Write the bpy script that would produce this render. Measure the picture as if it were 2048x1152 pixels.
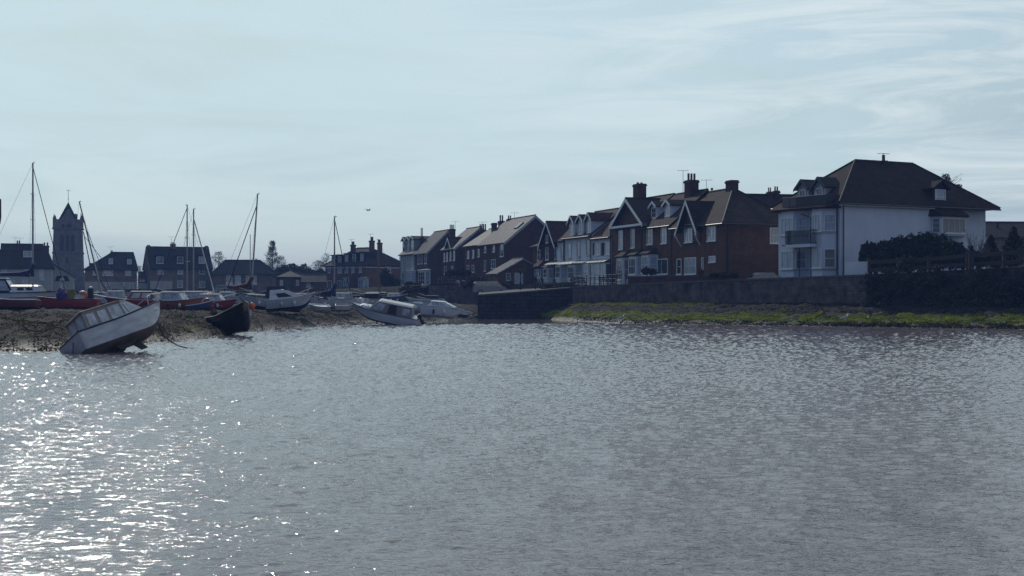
import bpy, bmesh, math, random
import numpy as np
from mathutils import Matrix, Vector, noise
random.seed(7)
R = math.radians
for o in list(bpy.data.objects): bpy.data.objects.remove(o)
SC = bpy.context.scene
COL = SC.collection

# ------------------------------------------------------------------ camera
F = 2844.0          # focal length in photo pixels (50 mm on a 36 mm frame)
H = 2.3             # eye height over the water
cam = bpy.data.cameras.new('camera'); cam_o = bpy.data.objects.new('camera', cam); COL.objects.link(cam_o)
cam.lens = 50; cam.sensor_width = 36; cam.clip_end = 9000; cam.clip_start = 0.5
cam.shift_y = 21 / 2048
cam_o.location = (0, 0, H); cam_o.rotation_euler = (R(90), 0, 0)
SC.camera = cam_o

# ------------------------------------------------------------------ light
SUN_AZ, SUN_EL = -19.5, 34.0       # degrees to the right of the view direction, above the horizon
w = bpy.data.worlds.new('World'); SC.world = w; w.use_nodes = True
nt = w.node_tree; N = nt.nodes; LK = nt.links; N.clear()
def nd(t, **k):
    n = N.new(t)
    for a, b in k.items(): setattr(n, a, b)
    return n
out = nd('ShaderNodeOutputWorld'); bg = nd('ShaderNodeBackground')
sky = nd('ShaderNodeTexSky', sky_type='NISHITA', sun_disc=False, sun_elevation=R(SUN_EL), sun_rotation=R(SUN_AZ),
         altitude=0, air_density=1.0, dust_density=0.25, ozone_density=1.5)
tc = nd('ShaderNodeTexCoord')
mp = nd('ShaderNodeMapping'); mp.inputs['Scale'].default_value = (1.5, 1.5, 10.0); mp.inputs['Rotation'].default_value = (0.06, -0.16, 0.2)
LK.new(tc.outputs['Generated'], mp.inputs[0])
n1 = nd('ShaderNodeTexNoise'); n1.inputs['Scale'].default_value = 2.2; n1.inputs['Detail'].default_value = 9; n1.inputs['Roughness'].default_value = .58; n1.inputs['Distortion'].default_value = .9
LK.new(mp.outputs[0], n1.inputs['Vector'])
r1 = nd('ShaderNodeValToRGB'); r1.color_ramp.elements[0].position = .44; r1.color_ramp.elements[1].position = .72
LK.new(n1.outputs[0], r1.inputs[0])
mp2 = nd('ShaderNodeMapping'); mp2.inputs['Scale'].default_value = (1, 1, 2.5); LK.new(tc.outputs['Generated'], mp2.inputs[0])
n2 = nd('ShaderNodeTexNoise'); n2.inputs['Scale'].default_value = 2.0; n2.inputs['Detail'].default_value = 4; LK.new(mp2.outputs[0], n2.inputs['Vector'])
r2 = nd('ShaderNodeValToRGB'); r2.color_ramp.elements[0].position = .3; r2.color_ramp.elements[1].position = .7; LK.new(n2.outputs[0], r2.inputs[0])
# thin cirrus veil: whiter sky where the cloud noise is high; the veil glows more towards the sun
dot = nd('ShaderNodeVectorMath', operation='DOT_PRODUCT')
LK.new(tc.outputs['Generated'], dot.inputs[0])
dot.inputs[1].default_value = (math.sin(R(SUN_AZ)) * math.cos(R(SUN_EL)), math.cos(R(SUN_AZ)) * math.cos(R(SUN_EL)), math.sin(R(SUN_EL)))
vr = nd('ShaderNodeMapRange'); vr.inputs['From Min'].default_value = .05; vr.inputs['From Max'].default_value = 1.0
vr.inputs['To Min'].default_value = 0.0; vr.inputs['To Max'].default_value = 1.0; vr.interpolation_type = 'SMOOTHSTEP'
LK.new(dot.outputs['Value'], vr.inputs['Value'])
veil = nd('ShaderNodeMix', data_type='RGBA'); LK.new(vr.outputs[0], veil.inputs[0])
veil.inputs[6].default_value = (.22, .60, 1.95, 1); veil.inputs[7].default_value = (5.15, 6.4, 6.45, 1)
cm = nd('ShaderNodeMath', operation='MULTIPLY_ADD'); LK.new(r1.outputs[0], cm.inputs[0]); cm.inputs[1].default_value = .2; cm.inputs[2].default_value = .0
ca = nd('ShaderNodeMath', operation='MULTIPLY_ADD', use_clamp=True); LK.new(r2.outputs[0], ca.inputs[0]); ca.inputs[1].default_value = .12; LK.new(cm.outputs[0], ca.inputs[2])
cb = nd('ShaderNodeMath', operation='ADD', use_clamp=True); LK.new(ca.outputs[0], cb.inputs[0]); cb.inputs[1].default_value = .74
mx = nd('ShaderNodeMix', data_type='RGBA'); LK.new(cb.outputs[0], mx.inputs[0]); LK.new(sky.outputs[0], mx.inputs[6]); LK.new(veil.outputs[2], mx.inputs[7])
sx = nd('ShaderNodeSeparateXYZ'); LK.new(tc.outputs['Generated'], sx.inputs[0])
gx = nd('ShaderNodeMapRange'); gx.inputs['From Min'].default_value = -.12; gx.inputs['From Max'].default_value = .22; LK.new(sx.outputs[0], gx.inputs['Value'])
mp3 = nd('ShaderNodeMapping'); mp3.inputs['Scale'].default_value = (3.0, 1.5, 22.0); mp3.inputs['Rotation'].default_value = (.05, -.22, .1); LK.new(tc.outputs['Generated'], mp3.inputs[0])
n3 = nd('ShaderNodeTexNoise'); n3.inputs['Scale'].default_value = 1.7; n3.inputs['Detail'].default_value = 11; n3.inputs['Roughness'].default_value = .62; n3.inputs['Distortion'].default_value = 1.1; LK.new(mp3.outputs[0], n3.inputs['Vector'])
r3 = nd('ShaderNodeMapRange'); r3.inputs['From Min'].default_value = .42; r3.inputs['From Max'].default_value = .70; r3.inputs['To Max'].default_value = 1.0; LK.new(n3.outputs[0], r3.inputs['Value'])
g3 = nd('ShaderNodeMath', operation='MULTIPLY'); LK.new(gx.outputs[0], g3.inputs[0]); LK.new(r3.outputs[0], g3.inputs[1])
wsp = nd('ShaderNodeMix', data_type='RGBA'); LK.new(g3.outputs[0], wsp.inputs[0]); LK.new(mx.outputs[2], wsp.inputs[6]); wsp.inputs[7].default_value = (6.7, 7.4, 7.5, 1)
LK.new(wsp.outputs[2], bg.inputs[0]); bg.inputs[1].default_value = .12
LK.new(bg.outputs[0], out.inputs[0])

sd = bpy.data.lights.new('sun', 'SUN'); sd.energy = 2.0; sd.angle = R(.6); sd.color = (1, .95, .86)
so = bpy.data.objects.new('sun', sd); COL.objects.link(so)
dv = Vector((math.sin(R(SUN_AZ)) * math.cos(R(SUN_EL)), math.cos(R(SUN_AZ)) * math.cos(R(SUN_EL)), math.sin(R(SUN_EL))))
so.rotation_euler = dv.to_track_quat('Z', 'Y').to_euler(); so.location = dv * 500
SC.view_settings.view_transform = 'Standard'; SC.view_settings.look = 'None'; SC.view_settings.exposure = 0; SC.view_settings.gamma = 1
SC.render.engine = 'CYCLES'
SC.cycles.use_denoising = True; SC.cycles.denoising_prefilter = 'NONE'; SC.cycles.max_bounces = 6; SC.cycles.volume_bounces = 0
SC.cycles.sample_clamp_indirect = 4; SC.cycles.caustics_reflective = False; SC.cycles.caustics_refractive = False

# ------------------------------------------------------------------ materials
MATS = {}
def mat(name, col, rough=.8, var=.25, scale=2.0, bump=0, bscale=20, metal=0, spec=.5, stretch=(1, 1, 1), col2=None, detail=6, emit=None, coat=0, trans=0):
    if name in MATS: return MATS[name]
    m = bpy.data.materials.new(name); m.use_nodes = True; t = m.node_tree; n = t.nodes; l = t.links
    b = n['Principled BSDF']; b.inputs['Roughness'].default_value = rough; b.inputs['Metallic'].default_value = metal
    b.inputs['Specular IOR Level'].default_value = spec; b.inputs['Coat Weight'].default_value = coat
    c = n.new('ShaderNodeTexCoord'); mpn = n.new('ShaderNodeMapping'); mpn.inputs['Scale'].default_value = stretch
    l.new(c.outputs['Object'], mpn.inputs[0])
    no = n.new('ShaderNodeTexNoise'); no.inputs['Scale'].default_value = scale; no.inputs['Detail'].default_value = detail; no.inputs['Roughness'].default_value = .65
    l.new(mpn.outputs[0], no.inputs['Vector'])
    rp = n.new('ShaderNodeValToRGB'); rp.color_ramp.elements[0].position = .33; rp.color_ramp.elements[1].position = .67
    c2 = col2 or tuple(x * (1 + var) for x in col); c1 = tuple(x * (1 - var) for x in col) if not col2 else col
    rp.color_ramp.elements[0].color = (*c1, 1); rp.color_ramp.elements[1].color = (*c2, 1)
    l.new(no.outputs[0], rp.inputs[0]); l.new(rp.outputs[0], b.inputs['Base Color'])
    if bump:
        nb = n.new('ShaderNodeTexNoise'); nb.inputs['Scale'].default_value = bscale; nb.inputs['Detail'].default_value = 5
        l.new(mpn.outputs[0], nb.inputs['Vector'])
        bp = n.new('ShaderNodeBump'); bp.inputs['Strength'].default_value = bump; bp.inputs['Distance'].default_value = .1
        l.new(nb.outputs[0], bp.inputs['Height']); l.new(bp.outputs[0], b.inputs['Normal'])
    if trans:
        tr = n.new('ShaderNodeBsdfTranslucent'); l.new(rp.outputs[0], tr.inputs[0]); ms = n.new('ShaderNodeMixShader'); ms.inputs[0].default_value = trans
        l.new(b.outputs[0], ms.inputs[1]); l.new(tr.outputs[0], ms.inputs[2]); l.new(ms.outputs[0], n['Material Output'].inputs[0])
    MATS[name] = m; return m

def courses(name, col, col2, mortar, bw, bh, rough=.85, bump=.3, axis='wall', lo=.6, hi=1.35):
    """brick or tile courses laid on the object's own axes, weathered by noise"""
    if name in MATS: return MATS[name]
    m = bpy.data.materials.new(name); m.use_nodes = True; t = m.node_tree; n = t.nodes; l = t.links
    b = n['Principled BSDF']; b.inputs['Roughness'].default_value = rough; b.inputs['Specular IOR Level'].default_value = .04
    c = n.new('ShaderNodeTexCoord'); sp = n.new('ShaderNodeSeparateXYZ'); l.new(c.outputs['Object'], sp.inputs[0])
    ad = n.new('ShaderNodeMath'); ad.operation = 'ADD'; l.new(sp.outputs[0], ad.inputs[0]); l.new(sp.outputs[1], ad.inputs[1])
    cb = n.new('ShaderNodeCombineXYZ'); l.new(ad.outputs[0], cb.inputs[0]); l.new(sp.outputs[2], cb.inputs[1])
    br = n.new('ShaderNodeTexBrick'); br.inputs['Scale'].default_value = 1; br.inputs['Brick Width'].default_value = bw; br.inputs['Row Height'].default_value = bh
    br.inputs['Mortar Size'].default_value = bh * .12; br.inputs['Color1'].default_value = (*col, 1); br.inputs['Color2'].default_value = (*col2, 1); br.inputs['Mortar'].default_value = (*mortar, 1)
    br.inputs['Mortar Smooth'].default_value = .3
    l.new(cb.outputs[0], br.inputs['Vector'])
    no = n.new('ShaderNodeTexNoise'); no.inputs['Scale'].default_value = .9; no.inputs['Detail'].default_value = 8; no.inputs['Roughness'].default_value = .7; l.new(c.outputs['Object'], no.inputs['Vector'])
    rp = n.new('ShaderNodeMapRange'); rp.inputs['From Min'].default_value = .3; rp.inputs['From Max'].default_value = .7; rp.inputs['To Min'].default_value = lo; rp.inputs['To Max'].default_value = hi
    l.new(no.outputs[0], rp.inputs['Value'])
    mu = n.new('ShaderNodeVectorMath'); mu.operation = 'SCALE'; l.new(br.outputs[0], mu.inputs[0]); l.new(rp.outputs[0], mu.inputs['Scale'])
    l.new(mu.outputs[0], b.inputs['Base Color'])
    bp = n.new('ShaderNodeBump'); bp.inputs['Strength'].default_value = bump; bp.inputs['Distance'].default_value = .03; bp.invert = True
    l.new(br.outputs['Fac'], bp.inputs['Height']); l.new(bp.outputs[0], b.inputs['Normal'])
    MATS[name] = m; return m

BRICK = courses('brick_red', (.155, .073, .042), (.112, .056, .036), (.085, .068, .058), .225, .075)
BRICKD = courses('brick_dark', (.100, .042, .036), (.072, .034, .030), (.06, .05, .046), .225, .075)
BRICKO = courses('brick_orange', (.19, .088, .048), (.14, .068, .042), (.14, .11, .085), .225, .075)
BUFF = courses('brick_buff', (.22, .165, .11), (.17, .125, .085), (.18, .15, .12), .225, .075)
TILE = courses('roof_tiles', (.044, .028, .024), (.029, .020, .019), (.014, .010, .010), .33, .20, .75, .8)
TILER = courses('roof_tiles_red', (.075, .032, .024), (.050, .024, .020), (.03, .02, .02), .33, .20, .75, .8)
SLATE = courses('roof_slate', (.060, .052, .055), (.044, .040, .044), (.025, .024, .028), .4, .25, .55, .6)
SLATED = courses('roof_slate_dark', (.022, .020, .023), (.016, .016, .019), (.02, .018, .02), .4, .25, .5, .6)
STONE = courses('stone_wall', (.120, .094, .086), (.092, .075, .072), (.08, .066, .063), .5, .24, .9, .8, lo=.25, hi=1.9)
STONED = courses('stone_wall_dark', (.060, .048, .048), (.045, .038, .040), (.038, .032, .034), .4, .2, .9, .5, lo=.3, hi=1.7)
CHURCH = courses('church_stone', (.22, .205, .19), (.185, .17, .16), (.15, .14, .13), .6, .3, .9, .4)
WHITE = mat('white_render', (.58, .62, .67), .85, .08, .9, stretch=(1, 1, .35), detail=9)
GREYR = mat('grey_render', (.22, .25, .23), .85, .12, 1.5)
CREAM = mat('cream_render', (.42, .40, .34), .85, .1, 1.2)
TRIM = mat('white_paint', (.66, .67, .66), .45, .06, 4)
TRIMG = mat('grey_paint', (.35, .37, .38), .5, .1, 4)
GLASS = mat('window_glass', (.02, .025, .03), .05, .4, 1.2, spec=1.0)
GLASSC = mat('window_glass_curtains_sky_sheen', (.30, .34, .38), .10, .35, 2.0, spec=.9, stretch=(3, 3, .5))  # net curtains, with the pale sky reflected in the panes put into the colour
BLACK = mat('black_iron', (.012, .012, .014), .5, .3, 6)
PIPE = mat('black_pipe', (.018, .019, .023), .45, .2, 5)
POT = mat('clay_pot', (.12, .055, .04), .8, .2, 5)
TIMB = mat('weathered_timber', (.048, .036, .030), .85, .35, 4, .4, 25, stretch=(1, 1, 6))
LEAFD = mat('leaf_dark', (.030, .034, .018), .9, .6, 1.5, detail=5, spec=.15)
LEAFM = mat('leaf_mid', (.045, .055, .020), .85, .5, 3.0, detail=3)
LEAFI = mat('leaf_ivy', (.045, .040, .028), .9, .6, 1.2, detail=5, spec=.12)
TWIG = mat('twig_bark', (.075, .060, .055), .85, .3, 3)
BARK = mat('trunk_bark', (.055, .042, .035), .9, .3, 6)
AWN = mat('canopy_sheet', (.26, .27, .27), .55, .15, 3, spec=.3)
CHROME = mat('alloy_mast', (.30, .30, .30), .35, .15, 3, metal=.7)
ROPE = mat('rope', (.25, .22, .18), .8, .3, 9)
WIRE = mat('rigging_wire', (.06, .06, .065), .4, .1, 5, metal=.5)

# ------------------------------------------------------------------ builders
def at(px, D, z=None, py=None):
    if z is None: z = H + (597 - py) / F * D
    return Vector(((px - 1024) / F * D, D, z))
def zpy(py, D): return H + (597 - py) / F * D

def tag(o, label, cat, group=None, kind=None):
    if label: o['label'] = label
    if cat: o['category'] = cat
    if group: o['group'] = group
    if kind: o['kind'] = kind
    return o
def thing(name, label, cat, loc=(0, 0, 0), rot=(0, 0, 0), group=None):
    o = bpy.data.objects.new(name, None); COL.objects.link(o); o.location = loc; o.rotation_euler = rot; o.empty_display_size = .3
    return tag(o, label, cat, group)

class MB:
    def __init__(s, T=None): s.v = []; s.f = []; s.T = T or Matrix()
    def add(s, vs, fs):
        b = len(s.v); s.v += [s.T @ Vector(p) for p in vs]; s.f += [[b + i for i in f] for f in fs]; return s
    def box(s, x0, x1, y0, y1, z0, z1):
        return s.add([(x0, y0, z0), (x1, y0, z0), (x1, y1, z0), (x0, y1, z0), (x0, y0, z1), (x1, y0, z1), (x1, y1, z1), (x0, y1, z1)],
                     [(0, 3, 2, 1), (4, 5, 6, 7), (0, 1, 5, 4), (1, 2, 6, 5), (2, 3, 7, 6), (3, 0, 4, 7)])
    def prism(s, poly, vec):
        n = len(poly); v = Vector(vec); P = [Vector(p) for p in poly]
        return s.add(P + [p + v for p in P], [tuple(range(n)), tuple(range(2 * n - 1, n - 1, -1))] + [(i, (i + 1) % n, n + (i + 1) % n, n + i) for i in range(n)])
    def tube(s, pts, r, n=6, r2=None, cap=True):
        P = [Vector(p) for p in pts]; r2 = r if r2 is None else r2; rings = []
        for i, p in enumerate(P):
            d = (P[min(i + 1, len(P) - 1)] - P[max(i - 1, 0)]).normalized()
            a = d.orthogonal().normalized() if i == 0 else (a - d * a.dot(d)).normalized()
            b = d.cross(a); rr = r + (r2 - r) * i / max(1, len(P) - 1)
            rings.append([p + (a * math.cos(2 * math.pi * k / n) + b * math.sin(2 * math.pi * k / n)) * rr for k in range(n)])
        vs = [q for g in rings for q in g]; fs = []
        for i in range(len(P) - 1):
            for k in range(n): fs.append((i * n + k, i * n + (k + 1) % n, (i + 1) * n + (k + 1) % n, (i + 1) * n + k))
        if cap: fs += [tuple(range(n)), tuple(range(len(vs) - 1, len(vs) - n - 1, -1))]
        return s.add(vs, fs)
    def hexa(s, bot, top):      # 4 bottom + 4 top points
        return s.add(list(bot) + list(top), [(0, 3, 2, 1), (4, 5, 6, 7), (0, 1, 5, 4), (1, 2, 6, 5), (2, 3, 7, 6), (3, 0, 4, 7)])
    def ball(s, c, rx, ry, rz, n=10, m=7):
        vs = [(c[0], c[1], c[2] - rz)]
        for i in range(1, m):
            a = math.pi * i / m - math.pi / 2
            for k in range(n): vs.append((c[0] + rx * math.cos(a) * math.cos(2 * math.pi * k / n), c[1] + ry * math.cos(a) * math.sin(2 * math.pi * k / n), c[2] + rz * math.sin(a)))
        vs.append((c[0], c[1], c[2] + rz)); fs = [(0, 1 + (k + 1) % n, 1 + k) for k in range(n)]
        for i in range(m - 2):
            for k in range(n): fs.append((1 + i * n + k, 1 + i * n + (k + 1) % n, 1 + (i + 1) * n + (k + 1) % n, 1 + (i + 1) * n + k))
        L = len(vs) - 1; fs += [(L, L - n + k, L - n + (k + 1) % n) for k in range(n)]
        return s.add(vs, fs)
    def build(s, name, m, parent=None, smooth=False, recalc=True):
        me = bpy.data.meshes.new(name); me.from_pydata([tuple(p) for p in s.v], [], s.f)
        if recalc:
            bm = bmesh.new(); bm.from_mesh(me); bmesh.ops.recalc_face_normals(bm, faces=bm.faces); bm.to_mesh(me); bm.free()
        if smooth:
            me.polygons.foreach_set('use_smooth', [True] * len(me.polygons))
        me.materials.append(m); o = bpy.data.objects.new(name, me); COL.objects.link(o)
        if parent: o.parent = parent
        return o

def from_np(name, V, Fc, m, parent=None, smooth=True):
    me = bpy.data.meshes.new(name); V = np.asarray(V, np.float32); Fc = np.asarray(Fc, np.int32)
    me.vertices.add(len(V)); me.vertices.foreach_set('co', V.ravel())
    k = Fc.shape[1]; me.loops.add(Fc.size); me.loops.foreach_set('vertex_index', Fc.ravel())
    me.polygons.add(len(Fc)); me.polygons.foreach_set('loop_start', np.arange(0, Fc.size, k, dtype=np.int32))
    if smooth: me.polygons.foreach_set('use_smooth', np.ones(len(Fc), bool))
    me.update(calc_edges=True); me.validate(); me.materials.append(m)
    o = bpy.data.objects.new(name, me); COL.objects.link(o)
    if parent: o.parent = parent
    return o

def plane_T(o, a, n):
    """frame whose X runs along a, Y points outwards (n), Z up"""
    a = Vector(a); n = Vector(n); z = Vector((0, 0, 1))
    return Matrix(((a.x, n.x, z.x, o[0]), (a.y, n.y, z.y, o[1]), (a.z, n.z, z.z, o[2]), (0, 0, 0, 1)))

def window(parent, T, w_, h_, nx=2, ny=2, trim=None, glass=None, sill=True, fr=.08, name='window', bar=.045):
    trim = trim or TRIM; glass = glass or (GLASSC if random.random() < .4 else GLASS)
    f = MB(T)
    f.box(-.02, fr, 0, .07, 0, h_); f.box(w_ - fr, w_ + .02, 0, .07, 0, h_); f.box(fr, w_ - fr, 0, .068, 0, fr); f.box(fr, w_ - fr, 0, .068, h_ - fr, h_)
    for i in range(1, nx): x = w_ * i / nx; f.box(x - bar / 2, x + bar / 2, .003, .055, fr, h_ - fr)
    for j in range(1, ny): z = h_ * j / ny; f.box(fr, w_ - fr, .004, .05, z - bar / 2, z + bar / 2)
    o = f.build(name, trim, parent)
    MB(T).box(fr * .8, w_ - fr * .8, .001, .022, fr * .8, h_ - fr * .8).build('pane', glass, o)
    if sill: MB(T).box(-.08, w_ + .08, .0, .14, -.09, -.005).build('sill', trim, o)
    return o

class House:
    def __init__(s, name, label, px, D, th, base, cat='house', group=None):
        s.x0 = (px - 1024) / F * D; s.y0 = D; s.base = base; s.c = math.cos(R(th)); s.s = math.sin(R(th))
        s.e = thing(name, label, cat, (s.x0, s.y0, base), (0, 0, R(th)), group)
    def u(s, px, x=0):
        t = (px - 1024) / F; return ((s.x0 + s.c * x) - t * (s.y0 + s.s * x)) / (s.s + s.c * t)
    def w(s, px, y=0):
        t = (px - 1024) / F; return (t * (s.y0 + s.c * y) - (s.x0 - s.s * y)) / (s.c - s.s * t)
    def z(s, py, x=0, y=0): return H + (597 - py) / F * (s.y0 + s.s * x + s.c * y) - s.base
    def body(s, W, L, ze, zr=None, m=BRICK, axis='y', x=0, y=0, zb=-1.5, name='wall'):
        mb = MB()
        if zr is None: mb.box(x, x + W, y, y + L, zb, ze)
        elif axis == 'y': mb.prism([(x, y, zb), (x + W, y, zb), (x + W, y, ze), (x + W / 2, y, zr), (x, y, ze)], (0, L, 0))
        else: mb.prism([(x, y, zb), (x, y + L, zb), (x, y + L, ze), (x, y + L / 2, zr), (x, y, ze)], (W, 0, 0))
        return mb.build(name, m, s.e)
    def gable(s, W, L, ze, zr, m=TILE, axis='y', x=0, y=0, e=.35, ov=.3, ov1=None, th=.14, barge=TRIM, name='roof', bw=.28):
        """pitched roof, ridge along axis over the rectangle that starts at (x, y)"""
        T = Matrix.Translation((x, y, 0)) if axis == 'y' else Matrix(((0, 1, 0, x), (1, 0, 0, y), (0, 0, 1, 0), (0, 0, 0, 1)))
        Wd, Ln = (W, L) if axis == 'y' else (L, W); k = (zr - ze) / (Wd / 2); ov1 = ov if ov1 is None else ov1
        mb = MB(T); lift = .03
        for sg in (0, 1):
            X = (lambda q: q) if sg == 0 else (lambda q: Wd - q)
            mb.prism([(X(-e), -ov, ze - e * k + lift), (Wd / 2, -ov, zr + lift), (Wd / 2, -ov, zr + th + lift), (X(-e), -ov, ze - e * k + th + lift)], (0, Ln + ov + ov1, 0))
        r = mb.build(name, m, s.e)
        MB(T).tube([(Wd / 2, -ov, zr + th + .05), (Wd / 2, Ln + ov1, zr + th + .05)], .10, 6).build('ridge_tiles', m, r)
        if barge:
            for sg in (0, 1):
                X = (lambda q: q) if sg == 0 else (lambda q: Wd - q)
                MB(T).prism([(X(-e), -ov - .05, ze - e * k - bw * .7 + lift), (Wd / 2, -ov - .05, zr - bw * .7 + lift), (Wd / 2, -ov - .05, zr + th + .02), (X(-e), -ov - .05, ze - e * k + th + .02)], (0, .045, 0)).build('bargeboard', barge, s.e)
        return r
    def hip(s, W, L, ze, zr, i0, i1, m=TILE, x=0, y=0, e=.4, axis='y', name='roof'):
        T = Matrix.Translation((x, y, 0)) if axis == 'y' else Matrix(((0, 1, 0, x), (1, 0, 0, y), (0, 0, 1, 0), (0, 0, 0, 1)))
        Wd, Ln = (W, L) if axis == 'y' else (L, W); zd = ze - .1
        a = -e if i0 > 0 else 0; b = Ln + (e if i1 > 0 else 0)
        mb = MB(T).add([(-e, a, zd), (Wd + e, a, zd), (Wd + e, b, zd), (-e, b, zd), (-e, a, zd + .14), (Wd + e, a, zd + .14), (Wd + e, b, zd + .14), (-e, b, zd + .14), (Wd / 2, max(i0, a), zr), (Wd / 2, min(Ln - i1, b), zr)],
                       [(0, 3, 2, 1), (0, 1, 5, 4), (1, 2, 6, 5), (2, 3, 7, 6), (3, 0, 4, 7), (4, 5, 8), (5, 6, 9, 8), (6, 7, 9), (7, 4, 8, 9)])
        r = mb.build(name, m, s.e)
        rt = MB(T); rt.tube([(Wd / 2, max(i0, a), zr + .03), (Wd / 2, min(Ln - i1, b), zr + .03)], .11, 6)
        if i0 > 0:
            for q in (-e, Wd + e): rt.tube([(q, a, zd + .16), (Wd / 2, i0, zr + .03)], .09, 6)
        if i1 > 0:
            for q in (-e, Wd + e): rt.tube([(q, b, zd + .16), (Wd / 2, Ln - i1, zr + .03)], .09, 6)
        rt.build('ridge_tiles', SLATE if m in (TILE, SLATE) else m, r)
        return r
    def wf(s, px0, py0, px1, py1, x=0, **k):      # window on the front (faces -x)
        ya, yb = s.u(px1, x), s.u(px0, x); ym = (ya + yb) / 2; za, zb = s.z(py1, x, ym), s.z(py0, x, ym)
        return window(s.e, plane_T((x, ya, za), (0, 1, 0), (-1, 0, 0)), max(.25, yb - ya), zb - za, **k)
    def ws(s, px0, py0, px1, py1, y=0, **k):      # window on the side (faces -y)
        xa, xb = s.w(px0, y), s.w(px1, y); xm = (xa + xb) / 2; za, zb = s.z(py1, xm, y), s.z(py0, xm, y)
        return window(s.e, plane_T((xa, y, za), (1, 0, 0), (0, -1, 0)), max(.25, xb - xa), zb - za, **k)
    def chim(s, px0, pytop, px1, x, z0, pots=2, pot=.5, m=BRICKD, depth=.7, y=None):
        pm = (px0 + px1) / 2; y = s.u(pm, x) if y is None else y
        dep = s.y0 + s.s * x + s.c * y; wd = (px1 - px0) / F * dep; zt = s.z(pytop, x, y) - (pot if pots else 0)
        wx = max(.45, (wd - depth * s.s) / s.c * .95) if s.c > .8 else max(.45, wd * .8)
        mb = MB(); mb.box(x - wx / 2, x + wx / 2, y - depth / 2, y + depth / 2, z0, zt - .3)
        mb.box(x - wx / 2 - .08, x + wx / 2 + .08, y - depth / 2 - .08, y + depth / 2 + .08, zt - .3, zt - .12); mb.box(x - wx / 2 - .02, x + wx / 2 + .02, y - depth / 2 - .02, y + depth / 2 + .02, zt - .12, zt)
        c = mb.build('chimney', m, s.e)
        for i in range(pots):
            q = x + wx * ((i + .5) / pots - .5)
            MB().tube([(q, y, zt - .03), (q, y, zt + pot * .8), (q, y, zt + pot * .8 + .01), (q, y, zt + pot)], min(.15, wx / pots * .36), 8).build('chimney_pot', POT, c)
        return c
    def dormer(s, px0, py0, px1, py1, apy, ze, k, m=TILE, wallm=WHITE, nx=2, ny=2, barge=TRIM, flat=False, glass=None, pad=.28, arch=False):
        """gabled dormer on the front roof slope z = ze + k x; window given in photo pixels"""
        x = .8
        for _ in range(8):
            y = s.u((px0 + px1) / 2, x); x = .6 * x + .4 * max(.05, (s.z(py1, x, y) - .15 - ze) / k)
        ya, yb = s.u(px1, x) - pad, s.u(px0, x) + pad; ym = (ya + yb) / 2
        z0, z1, za = s.z(py1, x, ym), s.z(py0, x, ym), s.z(apy, x, ym); zt = z1 + .15
        xb = x + (zt - (z0 - .3)) / k + .1; xr = (za - ze) / k + .15
        d = MB().box(x, max(xb, x + .6), ya, yb, z0 - .35, zt)
        if not flat: d.prism([(x, ya, zt), (x, yb, zt), (x, ym, za - .05)], (.12, 0, 0))
        dm = d.build('dormer', wallm, s.e)
        if flat: MB().box(x - .3, xr, ya - .15, yb + .15, zt + .002, zt + .16).build('dormer_roof', m, dm)
        else:
            hw = (yb - ya) / 2 + .22; kk = (za - zt) / ((yb - ya) / 2); mb = MB()
            for sg in (-1, 1):
                mb.prism([(x - .3, ym, za), (x - .3, ym, za + .12), (x - .3, ym + sg * hw, za + .12 - kk * hw), (x - .3, ym + sg * hw, za - kk * hw)], (max(xr, xb) - x + .3, 0, 0))
            mb.build('dormer_roof', m, dm)
            if barge:
                b = MB()
                for sg in (-1, 1): b.prism([(x - .34, ym, za - .16), (x - .34, ym, za + .13), (x - .34, ym + sg * hw, za + .13 - kk * hw), (x - .34, ym + sg * hw, za - .16 - kk * hw)], (.035, 0, 0))
                b.build('bargeboard', barge, dm)
        window(s.e, plane_T((x - .005, ya + pad, z0), (0, 1, 0), (-1, 0, 0)), yb - ya - 2 * pad, z1 - z0, nx=nx, ny=ny, glass=glass)
    def bay(s, pxa, pxb, pytop, pybot, proj=.7, m=WHITE, roofm=TILE, x=0, zb=-1, nx=3, ny=2, rh=.7, cant=.4, glass=None, roof=True, trim=None, rpy=None, ov=.25):
        """canted bay on the front; pxa..pxb is its outer face, windows between pytop and pybot"""
        ya, yb = s.u(pxb, x - proj), s.u(pxa, x - proj); ym = (ya + yb) / 2
        z0, z1 = s.z(pybot, x - proj, ym), s.z(pytop, x - proj, ym)
        zt = z1 + .22
        plan = [(x + .02, ya - cant), (x - proj, ya), (x - proj, yb), (x + .02, yb + cant)]
        bd = MB().prism([(p[0], p[1], zb) for p in plan], (0, 0, zt - zb)).build('bay', m, s.e)
        if roof:
            pr = [(x + .02, ya - cant - ov, zt), (x - proj - ov, ya - .15, zt), (x - proj - ov, yb + .15, zt), (x + .02, yb + cant + ov, zt)]
            MB().add(pr + [(p[0], p[1], p[2] + .12) for p in pr] + [(x + .02, ya + .1, zt + rh), (x + .02, yb - .1, zt + rh)],
                     [(0, 1, 2, 3), (0, 4, 5, 1), (1, 5, 6, 2), (2, 6, 7, 3), (4, 8, 5), (5, 8, 9, 6), (6, 9, 7), (0, 3, 7, 9, 8, 4)]).build('bay_roof', roofm, bd)
        window(s.e, plane_T((x - proj, ya + .08, z0), (0, 1, 0), (-1, 0, 0)), yb - ya - .16, z1 - z0, nx=nx, ny=ny, glass=glass, trim=trim)
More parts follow.
